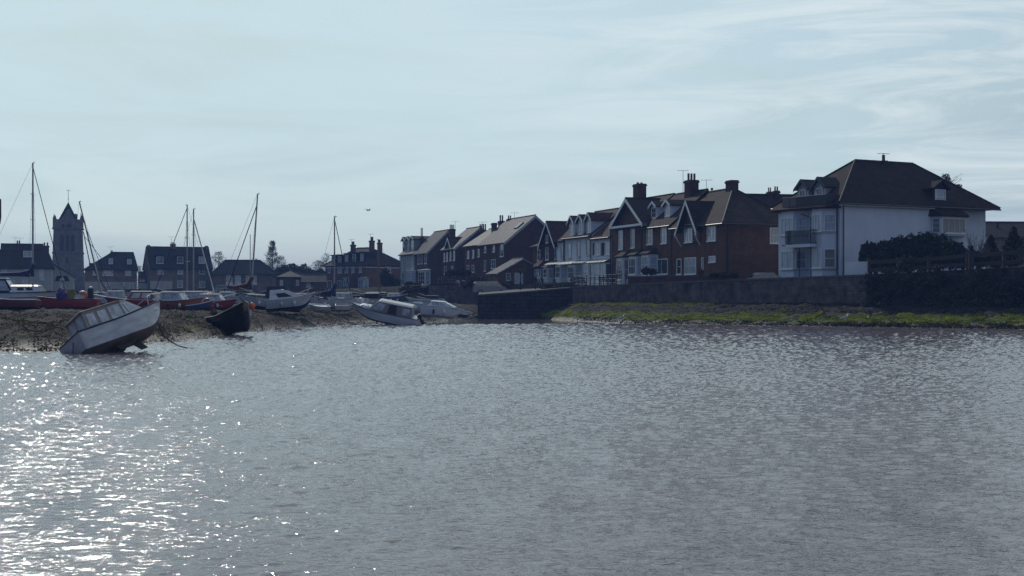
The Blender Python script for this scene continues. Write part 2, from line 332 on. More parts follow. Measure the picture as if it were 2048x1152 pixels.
        for sg, p, q in ((0, plan[0], plan[1]), (1, plan[3], plan[2])):
            a = Vector((q[0] - p[0], q[1] - p[1], 0)); ln = a.length; a.normalize(); n = Vector((a.y, -a.x, 0))
            if n.x > 0 or (sg == 0 and n.y > 0) or (sg == 1 and n.y < 0): n = -n
            window(s.e, plane_T((p[0] + a.x * .1, p[1] + a.y * .1, z0), a, n), ln - .2, z1 - z0, nx=1, ny=ny, glass=glass, trim=trim, sill=False)
    def pipe(s, x, y, z0, z1, nm='downpipe'):
        MB().tube([(x, y, z0), (x, y, z1)], .055, 6).build(nm, PIPE, s.e)
    def gutter(s, x0, y0, x1, y1, z):
        MB().tube([(x0, y0, z), (x1, y1, z)], .07, 6).build('gutter', PIPE, s.e)
    def aerial(s, px, pytop, x, z0, y=None):
        y = s.u(px, x) if y is None else y; z = s.z(pytop, x, y)
        mb = MB(); mb.tube([(x, y, z0), (x, y, z)], .025, 4); mb.tube([(x - .7, y, z - .1), (x + .7, y, z - .02)], .018, 4)
        for k in range(5): q = -.6 + .3 * k; mb.tube([(x + q, y - .25, z - .07), (x + q, y + .25, z - .07)], .012, 4)
        mb.build('aerial', WIRE, s.e)

def leaves(name, centres, n, size, m, parent=None, seed=1, shell=.35, tri=False, flat=0):
    """leaf-sized faces spread through ellipsoids: centres = [(x,y,z,rx,ry,rz)]"""
    rg = np.random.default_rng(seed); C = np.array(centres, float); vol = np.prod(C[:, 3:], 1) ** (2 / 3)
    idx = rg.choice(len(C), n, p=vol / vol.sum()); d = rg.normal(size=(n, 3)); d /= np.linalg.norm(d, axis=1)[:, None]
    rad = rg.random(n) ** shell; lump = 1 + .18 * np.sin(d[:, 0] * 7 + idx) * np.cos(d[:, 2] * 6 + idx * 2)
    P = C[idx, :3] + d * (rad * lump)[:, None] * C[idx, 3:]
    a = rg.normal(size=(n, 3)); a /= np.linalg.norm(a, axis=1)[:, None]; b = rg.normal(size=(n, 3)); b -= a * (a * b).sum(1)[:, None]; b /= np.linalg.norm(b, axis=1)[:, None]
    sz = size * (.5 + rg.random(n)); a *= sz[:, None]; b *= (sz * .6)[:, None]
    V = np.stack([P - a, P + b, P + a, P - b], 1).reshape(-1, 3); Fc = np.arange(4 * n).reshape(n, 4)
    return from_np(name, V, Fc, m, parent, smooth=False)

def bare_tree(label, x, y, z0, h, spread, seed, leafm=TWIG, conical=False, group='bare trees beyond the houses', fuzz=1500, fs=.16, fw=.03):
    rg = random.Random(seed); e = thing('bare_tree', label, 'tree', (x, y, z0), (0, 0, 0), group)
    tr = MB(); tr.tube([(0, 0, -.4), (rg.uniform(-.1, .1), 0, h * .3), (rg.uniform(-.25, .25), 0, h * .62), (0, 0, h * .97)], h * .018, 7, .03); tr.build('trunk', BARK, e)
    cr = MB(); tips = []
    def br(p, d, ln, r, lv):
        q = p + d * ln * .5 + Vector((rg.uniform(-.06, .06), rg.uniform(-.06, .06), .03)) * ln; e2 = p + d * ln + Vector((0, 0, .08 * ln))
        cr.tube([p, q, e2], r, 4, r * .45, cap=False); tips.append((e2, ln))
        if lv > 0:
            for _ in range(4 if lv > 1 else 5):
                t = rg.uniform(.35, 1); s_ = p + (e2 - p) * t
                dd = (d + Vector((rg.gauss(0, .55), rg.gauss(0, .55), rg.gauss(.25, .35)))).normalized(); br(s_, dd, ln * rg.uniform(.4, .62), r * .5, lv - 1)
    for i in range(16):
        t = rg.uniform(.22, .95); a = rg.uniform(0, 6.28); ln = spread * ((1.15 - t) if conical else math.sin(math.pi * min(1, t * .9 + .1)) * .85 + .15) * rg.uniform(.7, 1.1)
        br(Vector((0, 0, h * t)), Vector((math.cos(a), math.sin(a), .55)).normalized(), ln, h * .006, 2)
    cr.build('branches', TWIG, e, recalc=False)
    rgn = np.random.default_rng(seed); P = []
    while len(P) < fuzz:
        t = rgn.uniform(.18, 1.0); pr = (1.12 - t) * 1.05 if conical else math.sqrt(max(0, 1 - ((t - .6) / .42) ** 2)); a = rgn.uniform(0, 6.28); r_ = spread * pr * math.sqrt(rgn.random()) * 1.05
        p = (r_ * math.cos(a), r_ * math.sin(a), h * t)
        if noise.noise(Vector((p[0] * 1.5 + seed, p[1] * 1.5, p[2] * 1.1))) > -.12: P.append(p)
    P = np.array(P); n = len(P); d = rgn.normal(size=(n, 3)) + np.array([0, 0, .9]); d /= np.linalg.norm(d, axis=1)[:, None]
    wv = rgn.normal(size=(n, 3)); wv /= np.linalg.norm(wv, axis=1)[:, None]; L_ = (fs * 2.4 * (0.5 + rgn.random(n)))[:, None]
    V = np.stack([P - wv * fw, P + wv * fw, P + d * L_], 1).reshape(-1, 3)
    from_np('crown', V, np.arange(3 * n).reshape(n, 3), leafm, e, smooth=False)
    return e

def bush(label, x, y, z0, blobs, n, size, m=LEAFD, seed=3, name='bush', cat='bush', group=None, stems=True):
    e = thing(name, label, cat, (x, y, z0), (0, 0, 0), group)
    leaves('foliage', blobs, n, size, m, e, seed)
    if stems:
        rg = random.Random(seed); st = MB()
        for b in blobs[:8]:
            for k in range(3): st.tube([(b[0] * .6 + rg.uniform(-.2, .2), b[1] * .6, -.2), (b[0] + rg.uniform(-.3, .3) * b[3], b[1], b[2] + b[5] * rg.uniform(.3, 1.15))], .03, 4, .012)
        st.build('stem', BARK, e)
    return e

# ------------------------------------------------------------------ lie of the land
SHORE = [(-1500, 56), (-300, 58), (0, 60.6), (120, 61), (200, 64), (270, 70), (340, 75), (400, 79), (500, 96), (560, 103), (620, 113), (730, 123), (800, 126), (835, 128), (900, 145), (955, 166), (1064, 162), (1150, 146), (1250, 129), (1500, 121), (1730, 113), (2048, 104.5), (3200, 84)]
def line_pts(p):      # straight segments in plan between (px, D) points
    P = [((a - 1024) / F * d, d) for a, d in p]
    def f(px):
        t = (px - 1024) / F
        for (x0, y0), (x1, y1) in zip(P[:-1], P[1:]):
            den = (x1 - x0) - t * (y1 - y0)
            if abs(den) < 1e-9: continue
            q = (t * y0 - x0) / den
            if -1e-6 <= q <= 1 + 1e-6: return y0 + (y1 - y0) * q
        return P[-1][1] if t > 0 else P[0][1]
    return f
Ds = lambda px: float(np.interp(px, [a for a, _ in SHORE], [b for _, b in SHORE]))
WALL = line_pts([(1143, 158), (1730, 120), (2048, 112), (2700, 97), (3400, 84)])
def De(px):
    if px >= 1143: return WALL(px)
    return float(np.interp(px, [-1500, 600, 650, 800, 857, 955, 1142], [200, 200, 206, 216, 196, 188, 168]))
def amp(px): return float(np.interp(px, [-1500, 500, 620, 730, 850, 955, 1060, 1143, 1730, 2048], [1.42, 1.30, 1.15, 1.0, .7, .6, 0, 1.9, 1.85, 1.7]))
def sm(t): t = max(0., min(1., t)); return t * t * (3 - 2 * t)
def zg(px): return float(np.interp(px, [-1500, 600, 660, 800, 857, 1060, 1143, 1455, 1730, 2048], [3.0, 3.0, 3.75, 4.3, 4.5, 4.3, 4.0, 4.0, 4.35, 5.0]))
def zmud(px, D):
    s = Ds(px); d = D - s
    if d < 0: return max(-1.5, .12 * d)
    if px >= 1064:
        e = De(px); q = d / max(.5, e - s); return amp(px) * (q ** .8)
    a = amp(px); z = a * (1 - math.exp(-d / (9. if px < 600 else 7.)))
    if px < 1064: z += (1.45 - a) * sm((D - 150) / 40) if px > 500 else 0
    if px > 955: z = min(z, -.2) if D < 163 else z
    return z
def zmud_n(px, D):
    x = (px - 1024) / F * D; z = zmud(px, D); d = D - Ds(px)
    if d > -1:
        k = min(1, max(0, (d + 1) / 4)); big = noise.noise(Vector((x * .18, D * .12, 3))) * .22 + noise.noise(Vector((x * .55, D * .35, 5))) * .20
        z += k * (big + noise.noise(Vector((x * 1.8, D * 1.3, 9))) * .16 + abs(noise.noise(Vector((x * 4, D * 3, 1)))) * .16) * (.6 if px > 1000 else 1)
    return z

def grid(name, pxs, rows, zf, m, kind='structure', parent=None):
    n, k = len(pxs), len(rows[0]); V = np.zeros((n, k, 3))
    for i, px in enumerate(pxs):
        for j, D in enumerate(rows[i]): V[i, j] = ((px - 1024) / F * D, D, zf(px, D))
    ii = np.arange(n * k).reshape(n, k); Fc = np.stack([ii[:-1, :-1], ii[1:, :-1], ii[1:, 1:], ii[:-1, 1:]], -1).reshape(-1, 4)
    o = from_np(name, V.reshape(-1, 3), Fc, m, parent); o['kind'] = kind; return o

def mud_material():
    m = bpy.data.materials.new('estuary_mud'); m.use_nodes = True; t = m.node_tree; n = t.nodes; l = t.links; b = n['Principled BSDF']
    g = n.new('ShaderNodeNewGeometry'); sp = n.new('ShaderNodeSeparateXYZ'); l.new(g.outputs['Position'], sp.inputs[0])
    def noi(sc, det, st=(1, 1, 1)):
        mpn = n.new('ShaderNodeMapping'); mpn.inputs['Scale'].default_value = st; l.new(g.outputs['Position'], mpn.inputs[0])
        q = n.new('ShaderNodeTexNoise'); q.inputs['Scale'].default_value = sc; q.inputs['Detail'].default_value = det; q.inputs['Roughness'].default_value = .65; l.new(mpn.outputs[0], q.inputs['Vector']); return q
    a = noi(.9, 8, (1, .6, 1)); rp = n.new('ShaderNodeValToRGB'); l.new(a.outputs[0], rp.inputs[0])
    rp.color_ramp.elements[0].position = .35; rp.color_ramp.elements[0].color = (.010, .008, .007, 1); rp.color_ramp.elements[1].position = .74; rp.color_ramp.elements[1].color = (.044, .034, .030, 1)
    # seaweed belt: patchy, on the middle of the slope
    c = noi(.35, 6, (1, .5, 1)); c2 = noi(3.5, 5)
    sx = n.new('ShaderNodeMapRange'); sx.inputs['From Min'].default_value = -14; sx.inputs['From Max'].default_value = 4; l.new(sp.outputs[0], sx.inputs['Value'])   # patchier on the left bank
    zt = n.new('ShaderNodeMapRange'); zt.inputs['From Min'].default_value = .18; zt.inputs['From Max'].default_value = .38; l.new(sp.outputs[2], zt.inputs['Value'])
    zu = n.new('ShaderNodeMapRange'); zu.inputs['From Min'].default_value = 1.15; zu.inputs['From Max'].default_value = .75; l.new(sp.outputs[2], zu.inputs['Value'])
    zz = n.new('ShaderNodeMath'); zz.operation = 'MULTIPLY'; l.new(zt.outputs[0], zz.inputs[0]); l.new(zu.outputs[0], zz.inputs[1])
    th = n.new('ShaderNodeMapRange'); th.inputs['From Min'].default_value = 0; th.inputs['From Max'].default_value = 1; th.inputs['To Min'].default_value = .60; th.inputs['To Max'].default_value = .36; l.new(sx.outputs[0], th.inputs['Value'])
    mxn = n.new('ShaderNodeMath'); mxn.operation = 'ADD'; l.new(c.outputs[0], mxn.inputs[0])
    c2s = n.new('ShaderNodeMath'); c2s.operation = 'MULTIPLY_ADD'; l.new(c2.outputs[0], c2s.inputs[0]); c2s.inputs[1].default_value = .35; c2s.inputs[2].default_value = -.17; l.new(c2s.outputs[0], mxn.inputs[1])
    sb = n.new('ShaderNodeMath'); sb.operation = 'SUBTRACT'; l.new(mxn.outputs[0], sb.inputs[0]); l.new(th.outputs[0], sb.inputs[1])
    st = n.new('ShaderNodeMath'); st.operation = 'MULTIPLY'; st.use_clamp = True; l.new(sb.outputs[0], st.inputs[0]); st.inputs[1].default_value = 9
    gm = n.new('ShaderNodeMath'); gm.operation = 'MULTIPLY'; gm.use_clamp = True; l.new(st.outputs[0], gm.inputs[0]); l.new(zz.outputs[0], gm.inputs[1])
    gc = n.new('ShaderNodeValToRGB'); l.new(c2.outputs[0], gc.inputs[0]); gc.color_ramp.elements[0].position = .35; gc.color_ramp.elements[0].color = (.035, .040, .008, 1); gc.color_ramp.elements[1].position = .65; gc.color_ramp.elements[1].color = (.13, .15, .016, 1)
    mx1 = n.new('ShaderNodeMix'); mx1.data_type = 'RGBA'; l.new(gm.outputs[0], mx1.inputs[0]); l.new(rp.outputs[0], mx1.inputs[6]); l.new(gc.outputs[0], mx1.inputs[7])
    l.new(mx1.outputs[2], b.inputs['Base Color'])
    # wet and glossy near the water line, drier above
    wr = n.new('ShaderNodeMapRange'); wr.inputs['From Min'].default_value = .05; wr.inputs['From Max'].default_value = .55; wr.inputs['To Min'].default_value = .25; wr.inputs['To Max'].default_value = .80; l.new(sp.outputs[2], wr.inputs['Value'])
    rn = n.new('ShaderNodeMath'); rn.operation = 'MULTIPLY_ADD'; l.new(a.outputs[0], rn.inputs[0]); rn.inputs[1].default_value = .3; l.new(wr.outputs[0], rn.inputs[2]); l.new(rn.outputs[0], b.inputs['Roughness'])
    bn = noi(4, 10, (1, .6, 1)); bp = n.new('ShaderNodeBump'); bp.inputs['Strength'].default_value = 1.0; bp.inputs['Distance'].default_value = .3; l.new(bn.outputs[0], bp.inputs['Height']); l.new(bp.outputs[0], b.inputs['Normal'])
    b.inputs['Specular IOR Level'].default_value = .22
    return m
MUD = mud_material()
pxs = list(np.linspace(-700, 1060, 250)); rows = []
for px in pxs:
    s, e = Ds(px), De(px); rows.append([s - 6 + (e + 1.2 - s + 6) * (j / 130) ** 1.7 for j in range(131)])
grid('mudflat', pxs, rows, zmud_n, MUD)
pxs = list(np.linspace(1062, 2500, 420)); rows = []
for px in pxs:
    s, e = Ds(px), De(px); e2 = min(e, 163) if px < 1143 else e
    if px < 1143: e2 = 160.6 - (px - 955) / 188 * 2.2
    rows.append([s - 5 + (e2 + .3 - s + 5) * j / 110 for j in range(111)])
def zfore(px, D):
    if px < 1143:
        s = Ds(px); q = (D - s) / max(.5, 159 - s); a = (px - 1064) / 79 * 1.9
        return (a * max(0, q) ** .8 if D > s else .12 * (D - s)) + noise.noise(Vector((px * .1, D * .6, 2))) * .05
    x = (px - 1024) / F * D; q = min(1, max(0, (D - Ds(px)) / 1.5)) * min(1, max(0, (De(px) - D) / 1.5))
    return zmud_n(px, D) + q * (noise.noise(Vector((x * .9 + D * .5, D * .8, 7))) * .16 + noise.noise(Vector((x * 2.6, D * 2, 3))) * .09)
grid('foreshore', pxs, rows, zfore, MUD)

GRASS = mat('quay_ground', (.024, .022, .017), 1, .4, .6, .5, 6, col2=(.040, .038, .022), spec=.05)
pxs = list(np.linspace(-1200, 3300, 200)); rows = []
for px in pxs:
    e = De(px) + (.4 if px > 857 else 0)
    rows.append([e + (4000 - e) * (j / 60) ** 4 if j else e for j in range(61)])
def zquay(px, D):
    e = De(px)
    if px < 857: return 1.35 + (zg(px) - 1.35) * sm((D - e) / 12.)
    return zg(px) - .25
grid('ground', pxs, rows, zquay, GRASS)

# ------------------------------------------------------------------ water
def water_material():
    m = bpy.data.materials.new('estuary_water'); m.use_nodes = True; t = m.node_tree; n = t.nodes; l = t.links; b = n['Principled BSDF']
    b.inputs['Base Color'].default_value = (.122, .100, .112, 1); b.inputs['Roughness'].default_value = .07; b.inputs['IOR'].default_value = 1.33
    at_ = n.new('ShaderNodeAttribute'); at_.attribute_name = 'chop'
    g = n.new('ShaderNodeNewGeometry'); hs = []
    for sc, st, wgt in ((2.6, (1, 1.7, 1), .10), (7.0, (1, 1.5, 1), .12), (17., (1, 1.3, 1), .060), (42., (1, 1.2, 1), .018)):
        mpn = n.new('ShaderNodeMapping'); mpn.inputs['Scale'].default_value = st; mpn.inputs['Rotation'].default_value = (0, 0, R(10 * sc % 25 - 12)); l.new(g.outputs['Position'], mpn.inputs[0])
        q = n.new('ShaderNodeTexNoise'); q.inputs['Scale'].default_value = sc; q.inputs['Detail'].default_value = 2; q.inputs['Distortion'].default_value = .4; l.new(mpn.outputs[0], q.inputs['Vector'])
        k = n.new('ShaderNodeMath'); k.operation = 'MULTIPLY'; k.inputs[1].default_value = wgt; l.new(q.outputs[0], k.inputs[0]); hs.append(k)
    a1 = n.new('ShaderNodeMath'); a1.operation = 'ADD'; l.new(hs[0].outputs[0], a1.inputs[0]); l.new(hs[1].outputs[0], a1.inputs[1])
    a3 = n.new('ShaderNodeMath'); a3.operation = 'ADD'; l.new(a1.outputs[0], a3.inputs[0]); l.new(hs[2].outputs[0], a3.inputs[1])
    a2 = n.new('ShaderNodeMath'); a2.operation = 'ADD'; l.new(a3.outputs[0], a2.inputs[0]); l.new(hs[3].outputs[0], a2.inputs[1])
    bp = n.new('ShaderNodeBump'); bp.inputs['Distance'].default_value = .16
    mpg = n.new('ShaderNodeMapping'); mpg.inputs['Scale'].default_value = (1.6, .45, 1); l.new(g.outputs['Position'], mpg.inputs[0])
    gq = n.new('ShaderNodeTexNoise'); gq.inputs['Scale'].default_value = .8; gq.inputs['Detail'].default_value = 6; gq.inputs['Roughness'].default_value = .7; l.new(mpg.outputs[0], gq.inputs['Vector'])
    gr = n.new('ShaderNodeMapRange'); gr.inputs['From Min'].default_value = .35; gr.inputs['From Max'].default_value = .65; gr.inputs['To Min'].default_value = .35; gr.inputs['To Max'].default_value = 1.3; l.new(gq.outputs[0], gr.inputs['Value'])
    gm = n.new('ShaderNodeMath'); gm.operation = 'MULTIPLY'; l.new(at_.outputs['Fac'], gm.inputs[0]); l.new(gr.outputs[0], gm.inputs[1]); l.new(gm.outputs[0], bp.inputs['Strength']); l.new(a2.outputs[0], bp.inputs['Height']); l.new(bp.outputs[0], b.inputs['Normal'])
    return m
WATER = water_material()
def make_water():
    nx, ny = 940, 1150
    t = np.linspace(-.62, .62, nx)[:, None]; D = (9.0 * (220 / 9.0) ** (np.linspace(0, 1, ny) ** 1.3))[None, :]
    X = t * D; Y = np.broadcast_to(D, X.shape).copy(); Z = np.zeros_like(X); rg = np.random.default_rng(5)
    for k in range(70):
        lam = .12 * (.62 / .12) ** rg.random(); an = rg.normal(np.pi / 2 + .25, .75); kx, ky = np.cos(an) * 2 * np.pi / lam, np.sin(an) * 2 * np.pi / lam
        a = .0027 * lam * rg.uniform(.5, 1.4)
        ok = np.clip((lam / (Y * Y / (1422 * 2.3) * 1.2 + Y / 1422 * 1.5) - .5), 0, 1)      # drop waves finer than the mesh
        ph = kx * X + ky * Y + rg.random() * 6.28 + .8 * np.sin(.21 * X + .13 * Y + k)
        Z += ok * a * (.74 + .36 * np.clip((Y - 14) / 16, 0, 1)) * (np.sin(ph) + .25 * np.sin(2 * ph + 1.2))
    jit = rg.normal(size=X.shape); jit = sum(w_ * np.roll(jit, q, 0) for q, w_ in ((-1, .7), (0, 1), (1, .7))) / 1.4; jit = (jit + np.roll(jit, 1, 1)) / 1.41
    row = np.gradient(Y, axis=1)
    Z += jit * row * .105 * np.clip((Y - 14) / 30, 0, 1)      # short chop, as fine as the mesh allows out there
    chop = np.ones_like(X)
    calm = np.clip((Y - (126 + 2 * np.sin(X * .3))) / 4, 0, 1) * np.clip((X / Y * F + 1024 - 800) / 40, 0, 1)
    chop -= .93 * calm; Z *= chop
    patch = .5 + .5 * np.sin(X * .05 + 1.3 * np.sin(Y * .03)) * np.cos(Y * .045 + X * .02); chop *= (.75 + .35 * patch) * (1 - .30 * np.clip((Y - 20) / 50, 0, 1))
    ii = np.arange(nx * ny).reshape(nx, ny); Fc = np.stack([ii[:-1, :-1], ii[1:, :-1], ii[1:, 1:], ii[:-1, 1:]], -1).reshape(-1, 4)
    o = from_np('water', np.stack([X, Y, Z], -1).reshape(-1, 3), Fc, WATER); o['kind'] = 'structure'
    at_ = o.data.attributes.new('chop', 'FLOAT', 'POINT'); at_.data.foreach_set('value', chop.ravel().astype(np.float32))
    q = MB(); 
    q.add([(-3000, -800, -.12), (3000, -800, -.12), (3000, 4000, -.12), (-3000, 4000, -.12)], [(0, 1, 2, 3)]); q = q.build('open_water', WATER, recalc=False); q['kind'] = 'structure'; a_ = q.data.attributes.new('chop', 'FLOAT', 'POINT'); a_.data.foreach_set('value', [1.0] * 4)
make_water()
# ------------------------------------------------------------------ the waterside terrace (right to left)
TH = 18.9
LX = 74.1 * 140 / 150   # not used directly: fronts share one building line
Dl = lambda px: 140.0 * 1405 / (px - 50)
TG = 'brick and rendered houses along the waterside'

def front_depth(h, W, ze, zr): return (zr - ze) / (W / 2)

# end house with the hipped roof
h = House('brick_house', 'brown brick end house with a tiled hipped roof and a steep white edged front gable', 1449, Dl(1449), TH, 4.0, group=TG)
W = 8.4; L = h.u(1345); ze = h.z(446); zr = 13.75 - h.base; k = (zr - ze) / (W / 2)
h.body(W, L, ze, m=BRICK); h.hip(W, L, ze, zr, 6.2, 0, TILE, e=.45)
yc = h.u(1370, -.8); gz = h.z(403.5, -.8, yc)
gw = 2.1
T_ = Matrix(((0, 1, 0, 0), (1, 0, 0, yc - gw), (0, 0, 1, 0), (0, 0, 0, 1)))
MB().prism([(-.18, yc - gw, ze - 1.6), (-.18, yc + gw, ze - 1.6), (-.18, yc + gw, ze - .2), (-.18, yc, gz - .15), (-.18, yc - gw, ze - .2)], (3.5, 0, 0)).build('gable_wall', BRICK, h.e)
hs = House.__new__(House); hs.__dict__.update(h.__dict__)
kk = (gz - (ze - .6)) / (gw + .3)
rf = MB()
for sg in (-1, 1):
    rf.prism([(-.75, yc, gz), (-.75, yc, gz + .14), (-.75, yc + sg * (gw + .3), gz + .14 - kk * (gw + .3)), (-.75, yc + sg * (gw + .3), gz - kk * (gw + .3))], (.75 + (gz - ze) / k + .1, 0, 0))
r2 = rf.build('gable_roof', TILE, h.e)
for sg in (-1, 1):
    MB().prism([(-.82, yc, gz - .2), (-.82, yc, gz + .16), (-.82, yc + sg * (gw + .45), gz + .16 - kk * (gw + .45)), (-.82, yc + sg * (gw + .45), gz - .26 - kk * (gw + .45))], (.06, 0, 0)).build('bargeboard', TRIM, h.e)
    MB().tube([(-.15, yc + sg * (gw + .1), ze - 2.0), (-.5, yc + sg * (gw + .12), ze - 1.5), (-.8, yc + sg * (gw + .2), ze - .9)], .07, 6).build('bracket', TRIM, h.e)
h.wf(1369.7, 448.7, 1385.5, 484.8, x=-.18, nx=3, ny=2); h.wf(1414.8, 452, 1432.2, 482, nx=3)
h.wf(1354.3, 517.5, 1363.3, 549, nx=1, ny=2, name='door'); h.wf(1370, 515, 1392.7, 548.4, nx=3, ny=2); h.wf(1404, 515, 1407.5, 540, nx=1); h.wf(1418.6, 511.9, 1431.7, 524.3, nx=3, ny=1)
h.ws(1539.4, 455, 1560, 486.6, nx=3, ny=2)
h.pipe(.35, -.08, 0, ze - .1); h.gutter(-.45, -.4, -.45, L, ze - .08); h.gutter(-.4, -.47, W, -.47, ze - .08)
h.chim(1452, 361, 1475.8, W / 2, zr - 1.2, pots=0, depth=1.3)
h.chim(1369, 347, 1396.7, W / 2 - .3, zr - 1.2, pots=3, pot=.75, depth=1.4)
h.aerial(1366, 340, W / 2 + 1, zr - .5); h.aerial(1413, 359, W / 2 + 2, zr - .5)

# middle house with two small dormers
h = House('brick_house', 'brown brick mid terrace house with two small white gabled dormers', 1345, Dl(1345), TH, 4.0, group=TG)
L = h.u(1281.5); ze = h.z(453.5, 0, 0) + .3; zr = 13.9 - h.base; k = (zr - ze) / (W / 2)
h.body(W, L, ze, m=BRICK); h.gable(W, L, ze, zr, TILE, barge=None, ov=-.02, ov1=-.02)
h.wf(1294.6, 452.8, 1305.9, 489, nx=2, ny=2); h.wf(1322.8, 448, 1334, 487, nx=2, ny=2); h.wf(1312, 517.8, 1336, 548.8, nx=2, ny=1)
h.bay(1283, 1298, 513, 545, proj=.8, m=TRIM, roofm=TILE, nx=2, rh=.8, cant=.7)
h.dormer(1304, 415.6, 1313, 436, 404.5, ze, k, m=TILE, pad=.22); h.dormer(1331, 412.7, 1341, 432.5, 401, ze, k, m=TILE, pad=.22)
h.gutter(-.42, 0, -.42, L, ze - .2); h.pipe(-.1, .15, 0, ze - .2); h.pipe(-.1, L - .3, 0, ze - .2)

# wide white-edged gable
h = House('brick_house', 'brown brick house with a broad white edged triangular front gable and twin bays', 1281, Dl(1281), TH, 4.0, group=TG)
L = h.u(1221); ze = h.z(450.5) + .2; zr = 14.0 - h.base; k = (zr - ze) / (W / 2)
h.body(W, L, ze, m=BRICK); h.gable(W, L, ze, zr, TILE, barge=None, ov=-.02, ov1=.1)
gy = h.u(1250.3, -.7) - L / 2
h.gable(7, L, ze, h.z(401, -.7, L / 2), TILE, axis='x', x=0, y=gy, e=.4, ov=.7, barge=TRIM, name='gable_roof', bw=.4)
MB().prism([(-.05, gy, ze - .2), (-.05, gy + L, ze - .2), (-.05, gy + L, ze), (-.05, gy + L / 2, h.z(402.5, -.7, L / 2)), (-.05, gy, ze)], (2, 0, 0)).build('gable_wall', BRICK, h.e)
MB().box(-.70, -.06, gy - .38, gy + L + .38, ze - .30, ze - .05).build('eaves_board', TRIM, h.e)
h.wf(1238, 460.7, 1246.2, 499, nx=2, ny=2); h.wf(1262.3, 457.8, 1270, 496, nx=2, ny=2)
h.bay(1233, 1246, 519, 560, proj=.9, m=TRIM, roofm=TILE, nx=3, rh=.85, cant=.6); h.bay(1257.5, 1272, 516, 549, proj=.9, m=TRIM, roofm=TILE, nx=3, rh=.85, cant=.6)
h.pipe(-.1, L - .15, 0, ze - .2)
h.chim(1266.4, 364.8, 1292, W / 2, zr - 1.5, pots=2, pot=.2, depth=1.7, m=BRICKD)

# cream panel house with glass canopy
h = House('rendered_house', 'pale panelled house with a sheet canopy over its ground floor glazing and brown shutters', 1223.5, Dl(1223.5), TH, 4.0, group=TG)
L = h.u(1184); ze = h.z(476.5) + .3; zr = 13.1 - h.base; k = (zr - ze) / (W / 2)
h.body(W, L, ze, m=WHITE); h.gable(W, L, ze, zr, TILER, barge=None, ov=-.02, ov1=-.02, e=.4)
h.wf(1190, 486.7, 1200.4, 510, nx=3, ny=1); h.wf(1210.4, 484.4, 1222.2, 509, nx=3, ny=1)
for a, b_ in ((1186.5, 1189.2), (1203.5, 1208.8)):
    ya, yb = h.u(b_), h.u(a); MB().box(-.08, -.005, ya, yb, h.z(511, 0, ya), h.z(485.5, 0, ya)).build('shutter', BRICKD, h.e)
def canopy(h, ya, yb, zt, zb, pr, name='canopy'):
    a = MB().prism([(-.02, ya, zt), (-pr, ya, zb), (-pr, ya, zb - .07), (-.02, ya, zt - .07)], (0, yb - ya, 0)).build(name, AWN, h.e)
    ym = 5; n = max(2, int((yb - ya) / 1.1)); rb = MB()
    for i in range(n + 1):
        y = ya + (yb - ya) * i / n; rb.prism([(-.02, y - .03, zt + .045), (-pr, y - .03, zb + .045), (-pr, y - .03, zb + .002), (-.02, y - .03, zt + .002)], (0, .06, 0))
    rb.build('glazing_bar', TRIM, a); return a
canopy(h, .1, L - .1, h.z(518, 0, L / 2), h.z(524.5, -.9, L / 2), .95)
for i in range(4):
    y = .15 + (L - .3) * i / 3; MB().box(-.75, -.65, y - .05, y + .05, -1, h.z(525.5, -.7, L / 2)).build('post', TRIM, h.e)
for i in range(3):
    y = .3 + (L - .3) * i / 3; z_ = h.z(553, -.7, y); window(h.e, plane_T((-.68, y, z_), (0, 1, 0), (-1, 0, 0)), (L - .3) / 3 - .3, h.z(527.5, -.7, y) - z_, nx=2, ny=1)
MB().box(-.70, 0, .1, L - .1, h.z(529, -.7, 4) - .05, h.z(526.5, -.7, 4)).build('head_beam', TRIM, h.e)
MB().box(-.66, 0, .1, L - .1, -1, h.z(553.5, -.7, L / 2)).build('plinth', TRIM, h.e)
h.pipe(-.12, .1, 0, ze - .2); h.gutter(-.45, 0, -.45, L, ze - .2)

# white house with three dormers
h = House('rendered_house', 'white rendered house with three white gabled dormers in a row', 1183.7, Dl(1183.7), TH, 4.0, group=TG)
L = h.u(1129.5); ze = h.z(474) + .3; zr = 13.3 - h.base; k = (zr - ze) / (W / 2)
h.body(W, L, ze, m=WHITE); h.gable(W, L, ze, zr, TILER, barge=None, ov=-.02, ov1=.05, e=.45)
for a in ((1136, 485.6, 1142.7, 516), (1154, 483.3, 1160.7, 514), (1173.3, 480, 1180, 511.5)): h.wf(*a, nx=1, ny=2, trim=TRIMG)
h.dormer(1140, 447.9, 1148.3, 471.6, 433, ze, k, m=TILER, pad=.3); h.dormer(1157.4, 444.5, 1165.9, 468.5, 430.3, ze, k, m=TILER, pad=.3); h.dormer(1175, 441.6, 1183, 465.5, 426.4, ze, k, m=TILER, pad=.3)
canopy(h, .1, L * .38, h.z(520, 0, 2), h.z(526, 0, 2), 1.1); canopy(h, L * .42, L - .2, h.z(521, 0, 7), h.z(528.5, 0, 7), 1.2)
h.bay(1166, 1178, 530, 555, proj=.8, m=TRIM, roof=False, nx=3, cant=.4); h.bay(1136, 1149, 533, 557, proj=.8, m=TRIM, roof=False, nx=3, cant=.4)
h.wf(1153, 534, 1158, 560, nx=1, ny=1, name='door')
h.chim(1193.5, 418, 1213.3, W / 2, zr - 1, pots=0, depth=1, y=-2.6); h.gutter(-.5, 0, -.5, L, ze - .22); h.pipe(-.1, L - .1, 0, ze - .2); h.pipe(-.12, .05, 0, ze - .2)

